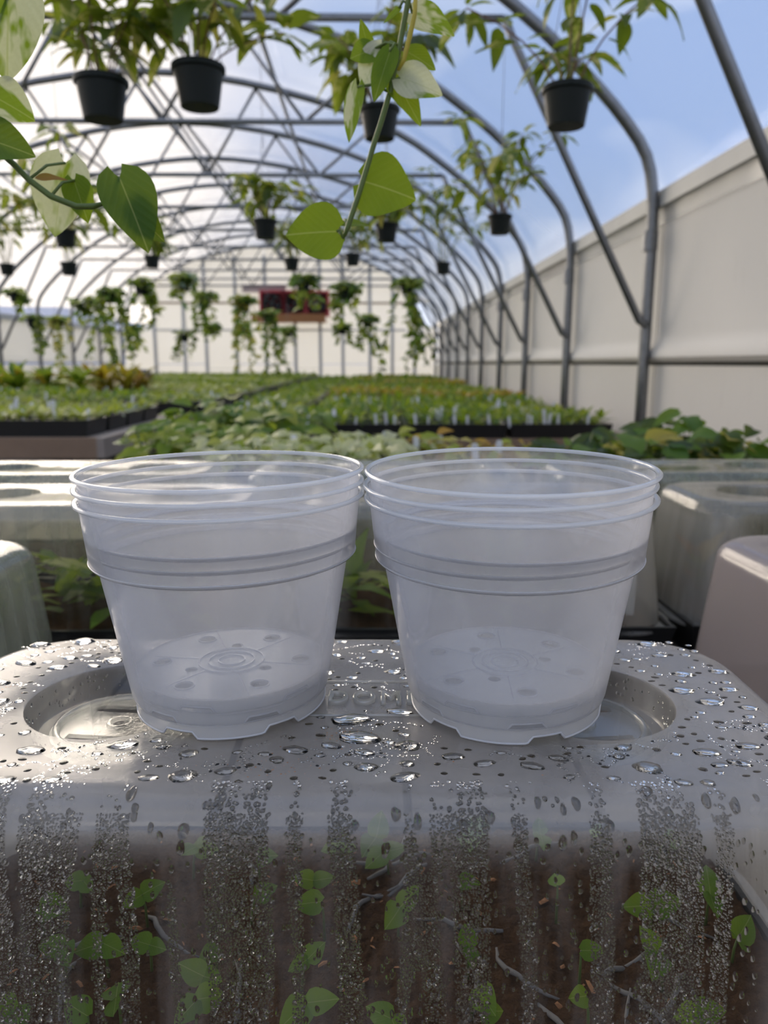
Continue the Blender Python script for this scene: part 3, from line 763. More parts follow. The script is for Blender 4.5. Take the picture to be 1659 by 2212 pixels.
for c in range(240):
    x0, y0 = rs.uniform(-HX-.01, HX+.01), rs.uniform(-HY, HY); a = rs.uniform(-.5, .5)
    for k in range(rs.randint(4, 26)):
        a += rs.normal(0, .5); x0 += .0018*math.cos(a)*rs.uniform(.6, 1.4); y0 += .0018*math.sin(a)*.8
        px_.append(x0+rs.normal(0, .0006)); py_.append(y0+rs.normal(0, .0006))
x, y = np.array(px_), np.array(py_); k_ = top_ok(x, y); x, y = x[k_], y[k_]
n = len(x); Nn = np.tile([0, 0, 1.], (n, 1))
V, Q, T = caps(np.stack([x, y, np.zeros(n)], 1), Nn, rs.uniform(.0004, .0011, n), np.ones(n), np.ones(n), .42, 10, 3)
obj('top_beads', np_mesh('top_beads', V, Q, T, M['water']), FD, kind='stuff')
# large drops, one object each
big = []
while len(big) < 300:
    a, b = rs.uniform(-HX, HX), rs.uniform(-HY, HY); r = .0018+.0075*rs.rand()**2.2
    if not top_ok(np.array([a]), np.array([b]), r)[0]: continue
    if any((a-p)**2+(b-q)**2 < (r+w_+.0008)**2 for p, q, w_ in big): continue
    big.append((a, b, r))
protos = []
for k in range(6):
    V, Q, T = caps(np.zeros((1, 3)), np.array([[0, 0, 1.]]), np.array([1.]), np.array([rs.uniform(1.0, 1.6)]), np.array([rs.uniform(.75, 1.0)]), .30, 24, 7)
    protos.append(np_mesh('water_drop', V, Q, T, M['water']))
for k, (a, b, r) in enumerate(big):
    o = obj('water_drop', protos[k % 6], FD, (a, b, 0), rot=(0, 0, rs.uniform(-.3, .3))); o.scale = (r*.85,)*3
for k in range(46):
    x_, s_ = rs.uniform(-.19, .20), rs.uniform(.003, .034)
    P, Nn = front_surface(np.array([x_]), np.array([s_])); r = rs.uniform(.0014, .0030)
    o = obj('water_drop', protos[k % 6], FD, tuple(P[0])); o.rotation_euler = Vector(Nn[0]).to_track_quat('Z', 'X').to_euler(); o.scale = (r, r*.85, r)
# beads on the sides of the vent wells
V_ = []
n = 260; an = rs.uniform(0, 6.28, n); zz = rs.uniform(-.0155, -.003, n); sg = np.where(rs.rand(n) < .5, -1, 1)
rr = VR-.002-(-zz-.0025)/.014*.0025
P = np.stack([sg*VX+rr*np.cos(an), rr*np.sin(an), zz], 1); Nn = np.stack([-np.cos(an), -np.sin(an), np.full(n, .17)], 1); Nn /= np.linalg.norm(Nn, axis=1, keepdims=True)
V, Q, T = caps(P, Nn, rs.uniform(.0004, .0014, n), np.ones(n), np.ones(n), .45, 10, 3)
obj('well_beads', np_mesh('well_beads', V, Q, T, M['water']), FD, kind='stuff')

# ---------------------------------------------------------------- seedlings, bark and roots in the front tray
ZS = ZB+.0535
SEEDPX = [(170,1910),(315,1935),(415,1835),(137,2045),(230,2045),(465,2050),(457,2105),(540,1945),(325,2045),(650,2075),(260,2165),(190,2195),(420,2155),(655,2165),(725,1822),(820,1815),(670,1907),(700,1945),
          (1005,1800),(1160,1800),(1305,1800),(1425,1810),(1000,1900),(1205,1915),(1410,1960),(1530,1930),(1012,2045),(1255,2060),(1437,2060),(1587,2030),(1020,2135),(1275,2160),(1045,2190),(1495,2180),(850,2195),(860,1960),(840,1840),(560,1850),(90,1960),(30,2190)]
SL = [leaf_mesh('seedling_leaf', M['leaf_seed'], W=w_, heart=.10, fold=.15, curl=c_, nt=6) for w_, c_ in ((.85, .1), (.95, .25), (.75, .0))]
R1 = random.Random(5)
SEEDPX.sort(key=lambda q: q[1])
rows_ = [sorted(SEEDPX[a:a+10]) for a in range(0, 40, 10)]
SEEDPX = [p for r_ in rows_ for p in r_]
RN = ['back', 'second', 'third', 'nearest']; CN = ['first', 'second', 'third', 'fourth', 'fifth', 'sixth', 'seventh', 'eighth', 'ninth', 'tenth']
for k, (px, py) in enumerate(SEEDPX):
    zl = ZS+R1.uniform(.016, .028)
    p = atz(px, py, zl)
    gx, gy = p.x, p.y
    # stay under the dome
    lx = (gx-DX)*cz+(gy-DY)*sz; ly = -(gx-DX)*sz+(gy-DY)*cz
    lx = max(-.235, min(.235, lx)); ly = max(-.110, min(.110, ly))
    gx, gy = DX+lx*cz-ly*sz, DY+lx*sz+ly*cz
    s_ = thing('seedling', (gx, gy, H+ZS), f'small green seedling under the front dome, {CN[k % 10]} from the left in the {RN[k//10]} row', 'seedling', 'seedlings under the front dome')
    b_ = Vector((R1.uniform(-.004, .004), R1.uniform(-.002, .004), zl-ZS))
    obj('stem', MB().tube([(0, 0, -.002), (b_.x*.3, b_.y*.3, b_.z*.6), b_], [.0010, .0008, .0006], 6).mesh('seedling_stem', M['stem']), s_)
    nl = R1.choice((1, 2, 2)); a0 = R1.uniform(0, 6.28); L = R1.uniform(.013, .020)
    for q in range(nl):
        a = a0+q*math.pi+R1.uniform(-.4, .4)
        d = Vector((math.cos(a), math.sin(a)*.6-.25, R1.uniform(-.25, .45))).normalized()*L
        place_leaf('leaf', SL[(k+q) % 3], b_, b_+d, Vector((R1.uniform(-.3, .3), -.75, .8)), s_)
chip = MB().add([(-1, -.4, 0), (.8, -.5, .1), (1.1, .2, 0), (.2, .55, .1), (-.9, .4, -.1), (-.6, -.2, .35), (.6, -.1, .4), (.1, .35, .3)],
    [(0, 1, 6, 5), (1, 2, 6), (2, 3, 7, 6), (3, 4, 7), (4, 0, 5), (5, 6, 7), (4, 5, 7), (0, 4, 3, 2, 1)]).mesh('bark_chip', M['bark'], False)
ftray = [o for o in COL.objects if o.name.startswith('seedling_tray')][0]
for k in range(150):
    o = obj('bark_chip', chip, ftray, (R1.uniform(-.24, .24), R1.uniform(-.115, .115), .0545), rot=(R1.uniform(-.6, .6), R1.uniform(-.6, .6), R1.uniform(0, 6.28)))
    s_ = R1.uniform(.0012, .0036)*(1 if R1.random() < .85 else 1.6); o.scale = (s_, s_*R1.uniform(.5, 1), s_)
for k in range(26):
    x0, y0 = R1.uniform(-.22, .22), R1.uniform(-.11, .09); a = R1.uniform(0, 6.28); pts = []
    for q in range(7):
        pts.append((x0, y0, 0.0550+.003*math.sin(q*1.1+k))); a += R1.uniform(-.5, .5); x0 += .010*math.cos(a); y0 += .010*math.sin(a)
        x0 = max(-.24, min(.24, x0)); y0 = max(-.115, min(.115, y0))
    obj('root', MB().tube(pts, [.0010, .0016, .0018, .0016, .0014, .0010, .0006], 6).mesh('root', M['twig']), ftray)

# ---------------------------------------------------------------- low plants for trays and under the other domes
def rosette(mat, seed, n=8, L=.05, W=.5, zmax=.06, curl=.2, nt=3, mat2=None):
    r = random.Random(seed); mb = MB()
    for k in range(n):
        a = k*2.4+r.uniform(-.3, .3); el = r.uniform(.1, 1.2); l = L*r.uniform(.7, 1.2)
        z0 = r.uniform(.1, .6)*zmax
        b = Vector((.006*math.cos(a), .006*math.sin(a), z0)); d = Vector((math.cos(a)*math.cos(el), math.sin(a)*math.cos(el), math.sin(el)*.8))
        vs, fs = leaf_geo(1., W, .06, .2, curl, nt, ns=3)
        m = leaf_matrix(b, b+d*l, Vector((0, 0, 1))+d*-.3)
        mb.add([m @ Vector(v) for v in vs], fs, 1 if (mat2 and r.random() < .35) else 0)
    return mb.mesh('rosette', [mat, mat2] if mat2 else mat)
ROS = {
    'light': [rosette(M['leaf_light'], k, 8, .055, .5, .05, mat2=M['leaf_silver']) for k in range(4)],
    'mid': [rosette(M['leaf_mid'], 10+k, 9, .06, .42, .09, mat2=M['leaf_light']) for k in range(4)],
    'pale': [rosette(M['leaf_pale'], 20+k, 12, .06, .55, .08, mat2=M['leaf_light']) for k in range(4)],
    'orange': [rosette(M['leaf_orange'], 30+k, 12, .07, .5, .10, mat2=M['leaf_light']) for k in range(3)],
    'rust': [rosette(M['leaf_rust'], 40+k, 16, .16, .4, .22, mat2=M['leaf_orange']) for k in range(3)],
    'bushy': [rosette(M['leaf_mid'], 50+k, 16, .16, .5, .22, mat2=M['leaf_light']) for k in range(4)],
}
R2 = random.Random(9)
# greenery standing inside the other domes
for (x, y, n, kind, lab) in ((-.415, 1.155, 12, 'mid', 'leafy young plant inside the second row dome left of the pots'), (.155, 1.155, 10, 'mid', 'leafy young plant inside the second row dome behind the pots'),
                             (.725, 1.16, 5, 'rust', 'brownish young plant inside the second row dome right of the pots'), (-.622, .755, 7, 'light', 'young plant inside the grey fogged dome at left')):
    for k in range(n):
        o = obj('young_plant', ROS[kind][k % len(ROS[kind])], None, (x+R2.uniform(-.20, .20), y+R2.uniform(-.09, .07), H+ZB+.047), lab, 'plant', lab.replace('young plant', 'young plants'), rot=(0, 0, R2.uniform(0, 6.28)))
        s_ = R2.uniform(.9, 1.4) if kind != 'rust' else .45; o.scale = (s_, s_, s_)
TAGM = MB().add([(-.0075, 0, 0), (.0075, 0, 0), (.008, 0, .02), (.009, .002, .075), (.006, .002, .085), (-.006, .002, .085), (-.009, .002, .075), (-.008, 0, .02)] +
                [(-.0075, .0008, 0), (.0075, .0008, 0), (.008, .0008, .02), (.009, .0028, .075), (.006, .0028, .085), (-.006, .0028, .085), (-.009, .0028, .075), (-.008, .0008, .02)],
                [(0, 1, 2, 7), (7, 2, 3, 6), (6, 3, 4, 5), (8, 15, 10, 9), (15, 14, 11, 10), (14, 13, 12, 11)] + [(k, 8+k, 8+(k+1) % 8, (k+1) % 8) for k in range(8)]).mesh('plant_tag', M['tag'], False)
def ptag(x, y, z, label, group, s=1., rz=0):
    o = obj('plant_tag', TAGM, None, (x, y, z), label, 'tag', group, rot=(R2.uniform(-.12, .12), R2.uniform(-.12, .12), rz+R2.uniform(-.4, .4))); o.scale = (s, s, s); return o
p = at(1380, 1375, 1.10); ptag(.385, 1.09, H+ZB+.048, 'pinkish white tag inside the second row dome right of the pots', 'tags in the second row dome', .8)
ptag(.365, 1.10, H+ZB+.048, 'short white tag inside the second row dome right of the pots', 'tags in the second row dome', .55)

# ---------------------------------------------------------------- benches
def bench(name, x0, x1, y0, y1, ztop, label, n=6, board=.075, mat='wood'):
    b = thing(name, ((x0+x1)/2, (y0+y1)/2, 0), label, 'bench')
    hx, hy, zt = (x1-x0)/2, (y1-y0)/2, H+ztop
    for k in range(n):
        a = -hx+2*hx*k/n
        obj('plank', MB().box((a+.004, -hy, zt-.022), (a+2*hx/n-.004, hy, zt)).mesh('plank', M[mat], False), b)
    obj('front_board', MB().box((-hx, -hy-.035, zt-board), (hx, -hy, zt+.004)).mesh('front_board', M['wood_warm'], False), b)
    for s in (-1, 1):
        x = s*hx; obj('side_board', MB().box((min(x, x+s*.035), -hy-.035, zt-board), (max(x, x+s*.035), hy, zt+.004)).mesh('side_board', M[mat], False), b)
    nl = max(2, int((y1-y0)/1.8)+1)
    for s in (-1, 1):
        for q in range(nl):
            yy = -hy+.1+(2*hy-.2)*q/(nl-1)
            obj('leg', MB().box((s*(hx-.1)-.04, yy-.04, 0), (s*(hx-.1)+.04, yy+.04, zt-.022)).mesh('bench_leg', M['wood'], False), b)
    return b
bench('bench', -1.25, 1.32, .10, 2.95, ZB, 'wooden bench carrying the propagation domes', 14, .06, 'wood_dark')
ZL, ZR = -.325, -.385
bench('bench', -4.60, -1.20, 3.42, 4.85, ZL, 'weathered wooden bench block with front and side boards at left', 12, .085)
bench('bench', -4.60, -1.04, 4.95, 16.9, ZL, 'long wooden bench of plant trays running down the middle of the house', 12, .07)
bench('bench', -.965, -.475, 4.75, 16.9, ZR, 'narrow wooden bench of plant trays between the middle bench and the right wall bench', 4, .10, 'wood_warm')
bench('bench', -.40, 1.36, 3.95, 16.9, ZR, 'long wooden bench of plant trays along the right wall', 8, .10, 'wood_warm')

def px_of(x, y, z):
    v = Vector((x, y, z-H)); d = v.dot(_f); return 829.5+1661*v.dot(_r)/d, 1106-1661*v.dot(_u)/d
def nth_word(n): return f"{n}{'th' if 10 <= n % 100 <= 20 else {1: 'st', 2: 'nd', 3: 'rd'}.get(n % 10, 'th')}"
ONUM = ['first', 'second', 'third', 'fourth', 'fifth', 'sixth', 'seventh', 'eighth', 'ninth', 'tenth', 'eleventh', 'twelfth', 'thirteenth', 'fourteenth', 'fifteenth']
NTH = ['front', 'second', 'third', 'fourth', 'fifth', 'sixth', 'seventh', 'eighth', 'ninth']
BT = tray_mesh(.53, .275, .075, M['black'], fill=.060)
def trays(x0, y0, nx, rows, ztop, roskinds, nplants, lab, indiv_rows, maxy, seed, tagp):
    """rows of trays with plants; the near rows are single objects, the rest one mass"""
    r = random.Random(seed); far = MB(); fars = {}; cnt_ = [0]
    def nord(): cnt_[0] += 1; return nth_word(cnt_[0])
    y = y0; row = 0
    fm = {}
    while y < maxy:
        for k in range(nx):
            x = x0+.55*(k+.5)
            if px_of(x+.28, y, H+ztop+.05)[0] < -20: continue
            nth = NTH[nx-1-k].replace('front', 'first'); where = f'{NTH[min(row, 8)]} row, {nth} from the right'
            if row < rows:
                obj('plant_tray', BT, None, (x, y, H+ztop+.0005), f'black plant tray, {where} on {lab}', 'tray', f'near plant trays of {lab}')
            else:
                far.box((x-.265, y-.137, H+ztop+.0005), (x+.265, y+.137, H+ztop+.07))
            kind = roskinds[int((row/3+k*.7+r.random()*.8)) % len(roskinds)]
            for j in range(nplants[1]):
                for i in range(nplants[0]):
                    px = x-.265+.53*(i+.5)/nplants[0]+r.uniform(-.01, .01); py = y-.137+.275*(j+.5)/nplants[1]+r.uniform(-.01, .01)
                    me = r.choice(ROS[kind]); s = r.uniform(.8, 1.25); rz = r.uniform(0, 6.28)
                    if row < indiv_rows and not (row == indiv_rows-1 and False):
                        o = obj('tray_plant', me, None, (px, py, H+ztop+.055), f'small plant in tray, {where} on {lab}', 'plant', f'small plants in tray, {where} on {lab}', rot=(0, 0, rz)); o.scale = (s, s, s)
                    else:
                        fars.setdefault(me.name, []).append((px, py, H+ztop+.05, s*1.1, rz))
            if r.random() < tagp and row < rows:
                for q in range(r.randint(1, 3)):
                    ptag(x+r.uniform(-.24, .24), y-.11, H+ztop+.06, f'{nord()} white plant tag of {lab}, tray {where}', f'white tags in the trays of {lab}', r.uniform(.8, 1.1))
        y += .30; row += 1
    if far.v: obj('plant_tray_rows', far.mesh('tray_rows', M['black'], False), None, label=f'black plant trays further along {lab}', cat='trays', kind='stuff')
    # the far plants, one mass
    allV, allF, mats, mi = [], [], [], []
    off = 0
    for name, lst in fars.items():
        me = bpy.data.meshes[name]; co = np.empty(len(me.vertices)*3); me.vertices.foreach_get('co', co); co = co.reshape(-1, 3)
        fa = np.array([tuple(p.vertices) for p in me.polygons]); pm = np.array([p.material_index for p in me.polygons])
        idx = []
        for mt in me.materials:
            if mt not in mats: mats.append(mt)
            idx.append(mats.index(mt))
        for (px, py, pz, s, rz) in lst:
            c, sn = math.cos(rz), math.sin(rz)
            q = np.stack([co[:, 0]*c-co[:, 1]*sn, co[:, 0]*sn+co[:, 1]*c, co[:, 2]], 1)*s+[px, py, pz]
            allV.append(q); allF.append(fa+off); off += len(q); mi.append(np.array(idx)[pm])
    if allV:
        me = np_mesh('far_plants', np.concatenate(allV), np.concatenate(allF), np.zeros((0, 3), int), mats[0])
        for mt in mats[1:]: me.materials.append(mt)
        me.polygons.foreach_set('material_index', np.concatenate(mi).astype(np.int32))
        obj('tray_plants', me, None, label=f'mass of small plants further along {lab}', cat='plants', kind='stuff')
trays(-4.55, 3.60, 6, 4, ZL, ['light', 'light', 'light', 'pale'], (6, 3), 'the left front bench', 2, 4.75, 1, .9)
trays(-4.37, 5.15, 6, 5, ZL, ['light', 'pale', 'light', 'mid'], (5, 3), 'the long left bench', 1, 16.7, 2, .35)
trays(-.38, 4.12, 3, 8, ZR, ['mid', 'mid', 'light', 'mid', 'orange'], (6, 3), 'the right wall bench', 2, 16.7, 3, .5)
trays(-.99, 4.92, 1, 3, ZR, ['light', 'mid', 'mid'], (5, 3), 'the narrow middle bench', 1, 16.7, 4, .9)
for k in range(15):
    ptag(-.30+1.45*(k+.5)/15+R2.uniform(-.03, .03), 4.00, H+ZR+.055, f'{ONUM[k]} from the left of the white tags along the front of the right wall trays', 'white tags along the front of the right wall trays', R2.uniform(.7, .9))
for k in range(14):
    ptag(-3.2+2.0*(k+.5)/14, 3.50, H+ZL+.055, f'{ONUM[k]} from the left of the white tags along the front of the left bench', 'white tags along the front of the left bench trays', R2.uniform(.8, 1.))
# taller bushes on the far left of the middle bench
bx_ = sorted(R2.uniform(-30, 330) for _ in range(34))
for k, px in enumerate(bx_):
    Y = R2.uniform(6.2, 8.2)
    p = at(px, 842, Y); kind = 'rust' if px > 185 else R2.choice(('bushy', 'bushy', 'orange'))
    me = R2.choice(ROS[kind]); s = R2.uniform(.9, 1.3)*(2.2 if kind == 'orange' else 1.)
    lab = 'rust coloured bushy plant at the far left of the middle bench' if kind == 'rust' else ('bushy green plant at the far left of the middle bench' if kind == 'bushy' else 'yellowish bushy plant at the far left of the middle bench')
    o = obj('bushy_plant', me, None, (max(-5.0, p.x), Y, H+ZL+.06), f'{nth_word(k+1)} from the left among the tall plants: '+lab.replace(' at the far left of the middle bench', ''), 'plant', lab.replace('plant at', 'plants at'), rot=(0, 0, R2.uniform(0, 6.28))); o.scale = (s, s, s)
p = at(262, 800, 9.5); mb = MB().box((-.30, -.2, 0), (.30, .2, .02)).box((-.30, -.2, .02), (-.28, .2, .22)).box((.28, -.2, .02), (.30, .2, .22)).box((-.28, -.2, .02), (.28, -.18, .22)).box((-.28, .18, .02), (.28, .2, .22))
obj('blue_bin', mb.mesh('blue_bin', M['bluebin'], False), None, (p.x, 9.5, H+ZL+.03), 'blue plastic bin among the plants on the far left', 'bin')

# ---------------------------------------------------------------- plants right behind the domes
LFP = {k: [leaf_mesh('leaf', M[k], W=.62+.1*q, heart=.08, fold=.25, curl=.25+.1*q, nt=5) for q in range(2)] for k in ('leaf_pale', 'leaf_light', 'leaf_mid', 'leaf_dark', 'leaf_orange', 'leaf_rust', 'leaf_yellow')}
POTS = MB().lathe([(0, 0), (.038, 0), (.046, .075), (.050, .075), (.050, .088), (.044, .088), (.043, .08), (0, .078)], 16).mesh('small_pot', M['black'], True, 40)
def bush(x, y, z, kinds, n, L, hgt, spread, label, cat, group, seed, sc=1.5):
    r = random.Random(seed); b = thing('potted_plant', (x, y, z), label, cat, group); b.scale = (sc,)*3
    obj('pot', POTS, b)
    for k in range(n):
        a = r.uniform(0, 6.28); rad = spread*math.sqrt(r.random()); zz = .08+hgt*r.uniform(.25, 1)*(1-.4*rad/spread)
        base = Vector((rad*math.cos(a), rad*math.sin(a), zz))
        if k % 3 == 0: obj('stem', MB().tube([(base.x*.2, base.y*.2, .07), (base.x*.6, base.y*.6, zz*.7), base], .0016, 5).mesh('stem', M['stem']), b)
        a2 = a+r.uniform(-.9, .9); d = Vector((math.cos(a2), math.sin(a2), r.uniform(-.5, .5))).normalized()*L*r.uniform(.7, 1.25)
        place_leaf('leaf', r.choice(LFP[r.choice(kinds)]), base, base+d, Vector((r.uniform(-.3, .3), -.5, .9)), b)
    return b
ORDN = ['first', 'second', 'third', 'fourth', 'fifth', 'sixth', 'seventh', 'eighth', 'ninth', 'tenth', 'eleventh', 'twelfth', 'thirteenth', 'fourteenth', 'fifteenth']
R3 = random.Random(21); zb = H+ZB+.001
q = 0; BUSH = []
for px0, px1, py, Y, kinds, n, L, hg, sp, lab, g, cnt in (
    (320, 590, 985, 2.35, ['leaf_mid', 'leaf_light', 'leaf_light'], 30, .040, .09, .075, 'leafy green plant behind the domes, left of centre', 'leafy plants behind the domes left of centre', 8),
    (500, 850, 985, 2.15, ['leaf_pale', 'leaf_pale', 'leaf_light'], 40, .028, .055, .075, 'pale cream-green plant behind the left pot stack', 'pale plants behind the left pot stack', 11),
    (880, 1130, 985, 2.25, ['leaf_orange', 'leaf_light', 'leaf_rust', 'leaf_yellow'], 26, .030, .06, .06, 'orange and yellow coloured foliage plant behind the right pot stack', 'coloured foliage plants behind the right pot stack', 6),
    (420, 660, 930, 2.80, ['leaf_mid', 'leaf_light', 'leaf_mid'], 26, .045, .10, .08, 'green plant in front of the right wall bench, behind the pale plants', 'green plants behind the pale plants', 7)):
    for k in range(cnt):
        px = px0+(px1-px0)*(k+.5)/cnt; yy = Y+R3.uniform(-.14, .14); p = at(px, py, yy)
        bush(p.x, yy, zb, kinds, n, L, hg, sp, f'{ORDN[k]} from the left of the {g}', 'plant', g, 100+q, 1.75 if 'pale' in g else 1.5); BUSH.append((p.x, yy, 1.75 if 'pale' in g else 1.5)); q += 1
BIG = ['big dark green leafy plant behind the domes at right, first from the pots', 'big dark green leafy plant second from the pots at right', 'big leafy plant with yellowing leaves third from the pots at right',
       'tallest big leafy plant behind the domes at right', 'big leafy plant with yellow patches near the right edge', 'big dark leafy plant at the far right edge']
for k, (px, Y) in enumerate(((1250, 2.15), (1325, 2.3), (1385, 2.1), (1465, 2.35), (1545, 2.1), (1640, 2.2))):
    p = at(px, 985, Y); bush(min(p.x, 1.22), Y, zb, ['leaf_dark', 'leaf_mid', 'leaf_dark', 'leaf_yellow' if k in (2, 4) else 'leaf_mid'], 50, .062, .16 if k == 3 else .12, .10, BIG[k], 'plant', 'big leafy plants behind the domes at right', 300+k, 1.25)
for k, (px, py, Y) in enumerate(((637, 955, 2.3), (836, 950, 2.3), (921, 975, 2.1), (1056, 965, 2.1), (1085, 975, 2.05), (940, 945, 2.4))):
    p = at(px, py, Y); bx, by, bs = min(BUSH, key=lambda b: (b[0]-p.x)**2+.3*(b[1]-Y)**2); BUSH.remove((bx, by, bs))
    ptag(bx, by-.030*bs, zb+.077*bs, f'{ONUM[k]} of the white tags among the plants right behind the domes', 'white tags right behind the domes', 1.05)

# ---------------------------------------------------------------- hanging pots
HPOT = MB().lathe([(0, 0), (.72, 0), (.74, .02), (.93, 1.25), (.95, 1.26), (1.0, 1.27), (1.03, 1.29), (1.03, 1.46), (1.0, 1.5), (.93, 1.5), (.90, 1.40), (0, 1.36)], 28).mesh('hanging_pot', M['potgreen'], True, 35)
LH = [leaf_mesh('hanging_leaf', M['leaf_hang'], W=w_, heart=.02, fold=.3, curl=c_, nt=6, pw=.75) for w_, c_ in ((.40, .25), (.46, .45), (.36, .1))]
LHD = [leaf_mesh('dark_hanging_leaf', M['leaf_dark'], W=w_, heart=.02, fold=.3, curl=c_, nt=6, pw=.75) for w_, c_ in ((.40, .3), (.46, .5))]
LHY = leaf_mesh('yellow_hanging_leaf', M['leaf_yellow'], W=.32, heart=.02, fold=.3, curl=.35, nt=6, pw=.75)
def spray_points(r, dia, nst, hgt):
    """stems of an umbrella-leaved plant: path and whorl ends"""
    out = []
    for k in range(nst):
        a = k*2*math.pi/nst+r.uniform(-.5, .5); sp = r.uniform(.25, 1.0)*hgt*.85; h = hgt*r.uniform(.45, 1.1)
        p0 = Vector((.15*dia*math.cos(a), .15*dia*math.sin(a), dia*.68)); p2 = p0+Vector((sp*math.cos(a), sp*math.sin(a), h)); p1 = p0+Vector((sp*.3*math.cos(a), sp*.3*math.sin(a), h*.65))
        pts = [p0.lerp(p1, u).lerp(p1.lerp(p2, u), u) for u in (0, .25, .5, .75, 1)]
        out.append(pts)
    return out
def hanger(root, dia, ztop, loc):
    zt = ztop-loc.z; zr = dia*.73; zj = min(zt-.05, zr+.42)
    for k in range(3):
        a = 2*math.pi*k/3+.4
        obj('hanger_wire', MB().tube([(.48*dia*math.cos(a), .48*dia*math.sin(a), zr), (0, 0, zj)], .0012, 4).mesh('hanger_wire', M['wire']), root)
    obj('hanger_hook', MB().tube([(0, 0, zj), (0, 0, zt-.02), (.012, 0, zt+.012), (0, 0, zt+.022), (-.012, 0, zt+.01)], .0014, 5).mesh('hanger_hook', M['wire']), root)
def whorl_plant(x, y, zrim, dia, seed, label, nst=6, hgt=.32, L=.10, near=True, ztop=None, nl=7):
    r = random.Random(seed); zb_ = zrim-.75*dia
    root = thing('hanging_plant', (x, y, zb_), label, 'hanging plant', 'umbrella-leaved plants in dark hanging pots')
    o = obj('pot', HPOT, root); o.scale = (dia/2,)*3
    hanger(root, dia, H+1.635 if ztop is None else ztop, Vector((x, y, zb_)))
    fol = MB()
    for pts in spray_points(r, dia, nst, hgt):
        if near: obj('stem', MB().tube(pts, .0028, 5).mesh('stem', M['stem_brown']), root)
        else: fol.tube(pts, .003, 4, mi=0)
        for (c, m) in ((pts[-1], nl), (pts[3], nl-3), (pts[2], 2)):
            a0 = r.uniform(0, 6.28)
            for k in range(m):
                a = a0+k*2*math.pi/m+r.uniform(-.3, .3); el = r.uniform(-.75, .45)
                d = Vector((math.cos(a)*math.cos(el), math.sin(a)*math.cos(el), math.sin(el)))*L*r.uniform(.65, 1.25)
                st = c+d*.18; nr = Vector((0, 0, 1))+Vector((r.uniform(-.4, .4), r.uniform(-.6, .2), 0))
                x_ = r.random()
                if near: place_leaf('leaf', LHY if x_ < .10 else (r.choice(LHD) if x_ < .42 else r.choice(LH)), st, st+d, nr, root)
                else:
                    vs, fs = leaf_geo(1., .34, .02, .3, .3, 4, .75, ns=3); mm = leaf_matrix(st, st+d, nr)
                    fol.add([mm @ Vector(v) for v in vs], fs, 2 if x_ < .1 else (1 if x_ < .5 else 0))
    if not near: obj('foliage', fol.mesh('foliage', [M['leaf_hang'], M['leaf_dark'], M['leaf_yellow']]), root, kind='stuff')
    return root
def hang_at(px, py, wpx, dia, seed, label, **k):
    """px,py = middle of the pot rim in the photograph, wpx its width"""
    Y = dia*1661/wpx; p = at(px, py, Y); return whorl_plant(p.x, Y, p.z, dia, seed, label, **k)
# supporting wires that carry the pots between the frames
def hangs(px, py, Y, wpx, seed, label, **k):
    p = at(px, py, Y); dia = wpx*Y/1661*1.0
    return whorl_plant(p.x, Y, p.z, dia, seed, label, **k)
hangs(218, 170, 2.50, 103, 1, 'variegated umbrella plant in dark green pot hanging upper left, nearest the left edge', nst=7, hgt=.34, L=.12)
hangs(428, 142, 2.50, 103, 2, 'umbrella plant in dark green pot hanging upper left, second from the left edge', nst=7, hgt=.30, L=.12)
hangs(1226, 188, 2.50, 100, 3, 'umbrella plant in dark green pot hanging upper right in front of the steel arch', nst=6, hgt=.34, L=.11)
hangs(820, 232, 3.20, 80, 4, 'umbrella plant in dark pot hanging behind the light green vine at top centre', nst=7, hgt=.36, L=.13)
hangs(1080, 465, 4.143, 50, 5, 'umbrella plant in small dark pot hanging right of centre below the second arch', nst=9, hgt=.42, L=.10)
hangs(572, 475, 4.143, 50, 6, 'umbrella plant in small dark pot hanging left of centre below the second arch', nst=6, hgt=.22, L=.10)
hangs(835, 483, 4.143, 48, 7, 'umbrella plant in small dark pot hanging under the round vine leaf', nst=6, hgt=.20, L=.10)
hangs(140, 497, 4.143, 44, 8, 'umbrella plant in small dark pot hanging behind the marbled vine leaf at left', nst=8, hgt=.40, L=.12)
FARH = [(148, 567, 34, 'dark pot hanging far left, second from the edge, with sparse leaves', 7, .40), (14, 570, 30, 'dark pot hanging at the left edge with small leafy plant', 8, .45), (328, 553, 32, 'dark pot hanging below the big dark vine leaf', 6, .25),
        (630, 558, 32, 'dark pot hanging just below the round leaf at centre left', 6, .25), (762, 548, 32, 'dark pot hanging below the tip of the light green vine', 7, .30), (957, 567, 32, 'dark pot with tall airy plant hanging right of the vine', 9, .55)]
for k, (px, py, wp, lab, ns, hg) in enumerate(FARH):
    Y = 7.35; p = at(px, py, Y); whorl_plant(p.x, Y, p.z, wp*Y/1661, 20+k, lab, nst=ns+2, hgt=hg*1.3, L=.13, near=False)
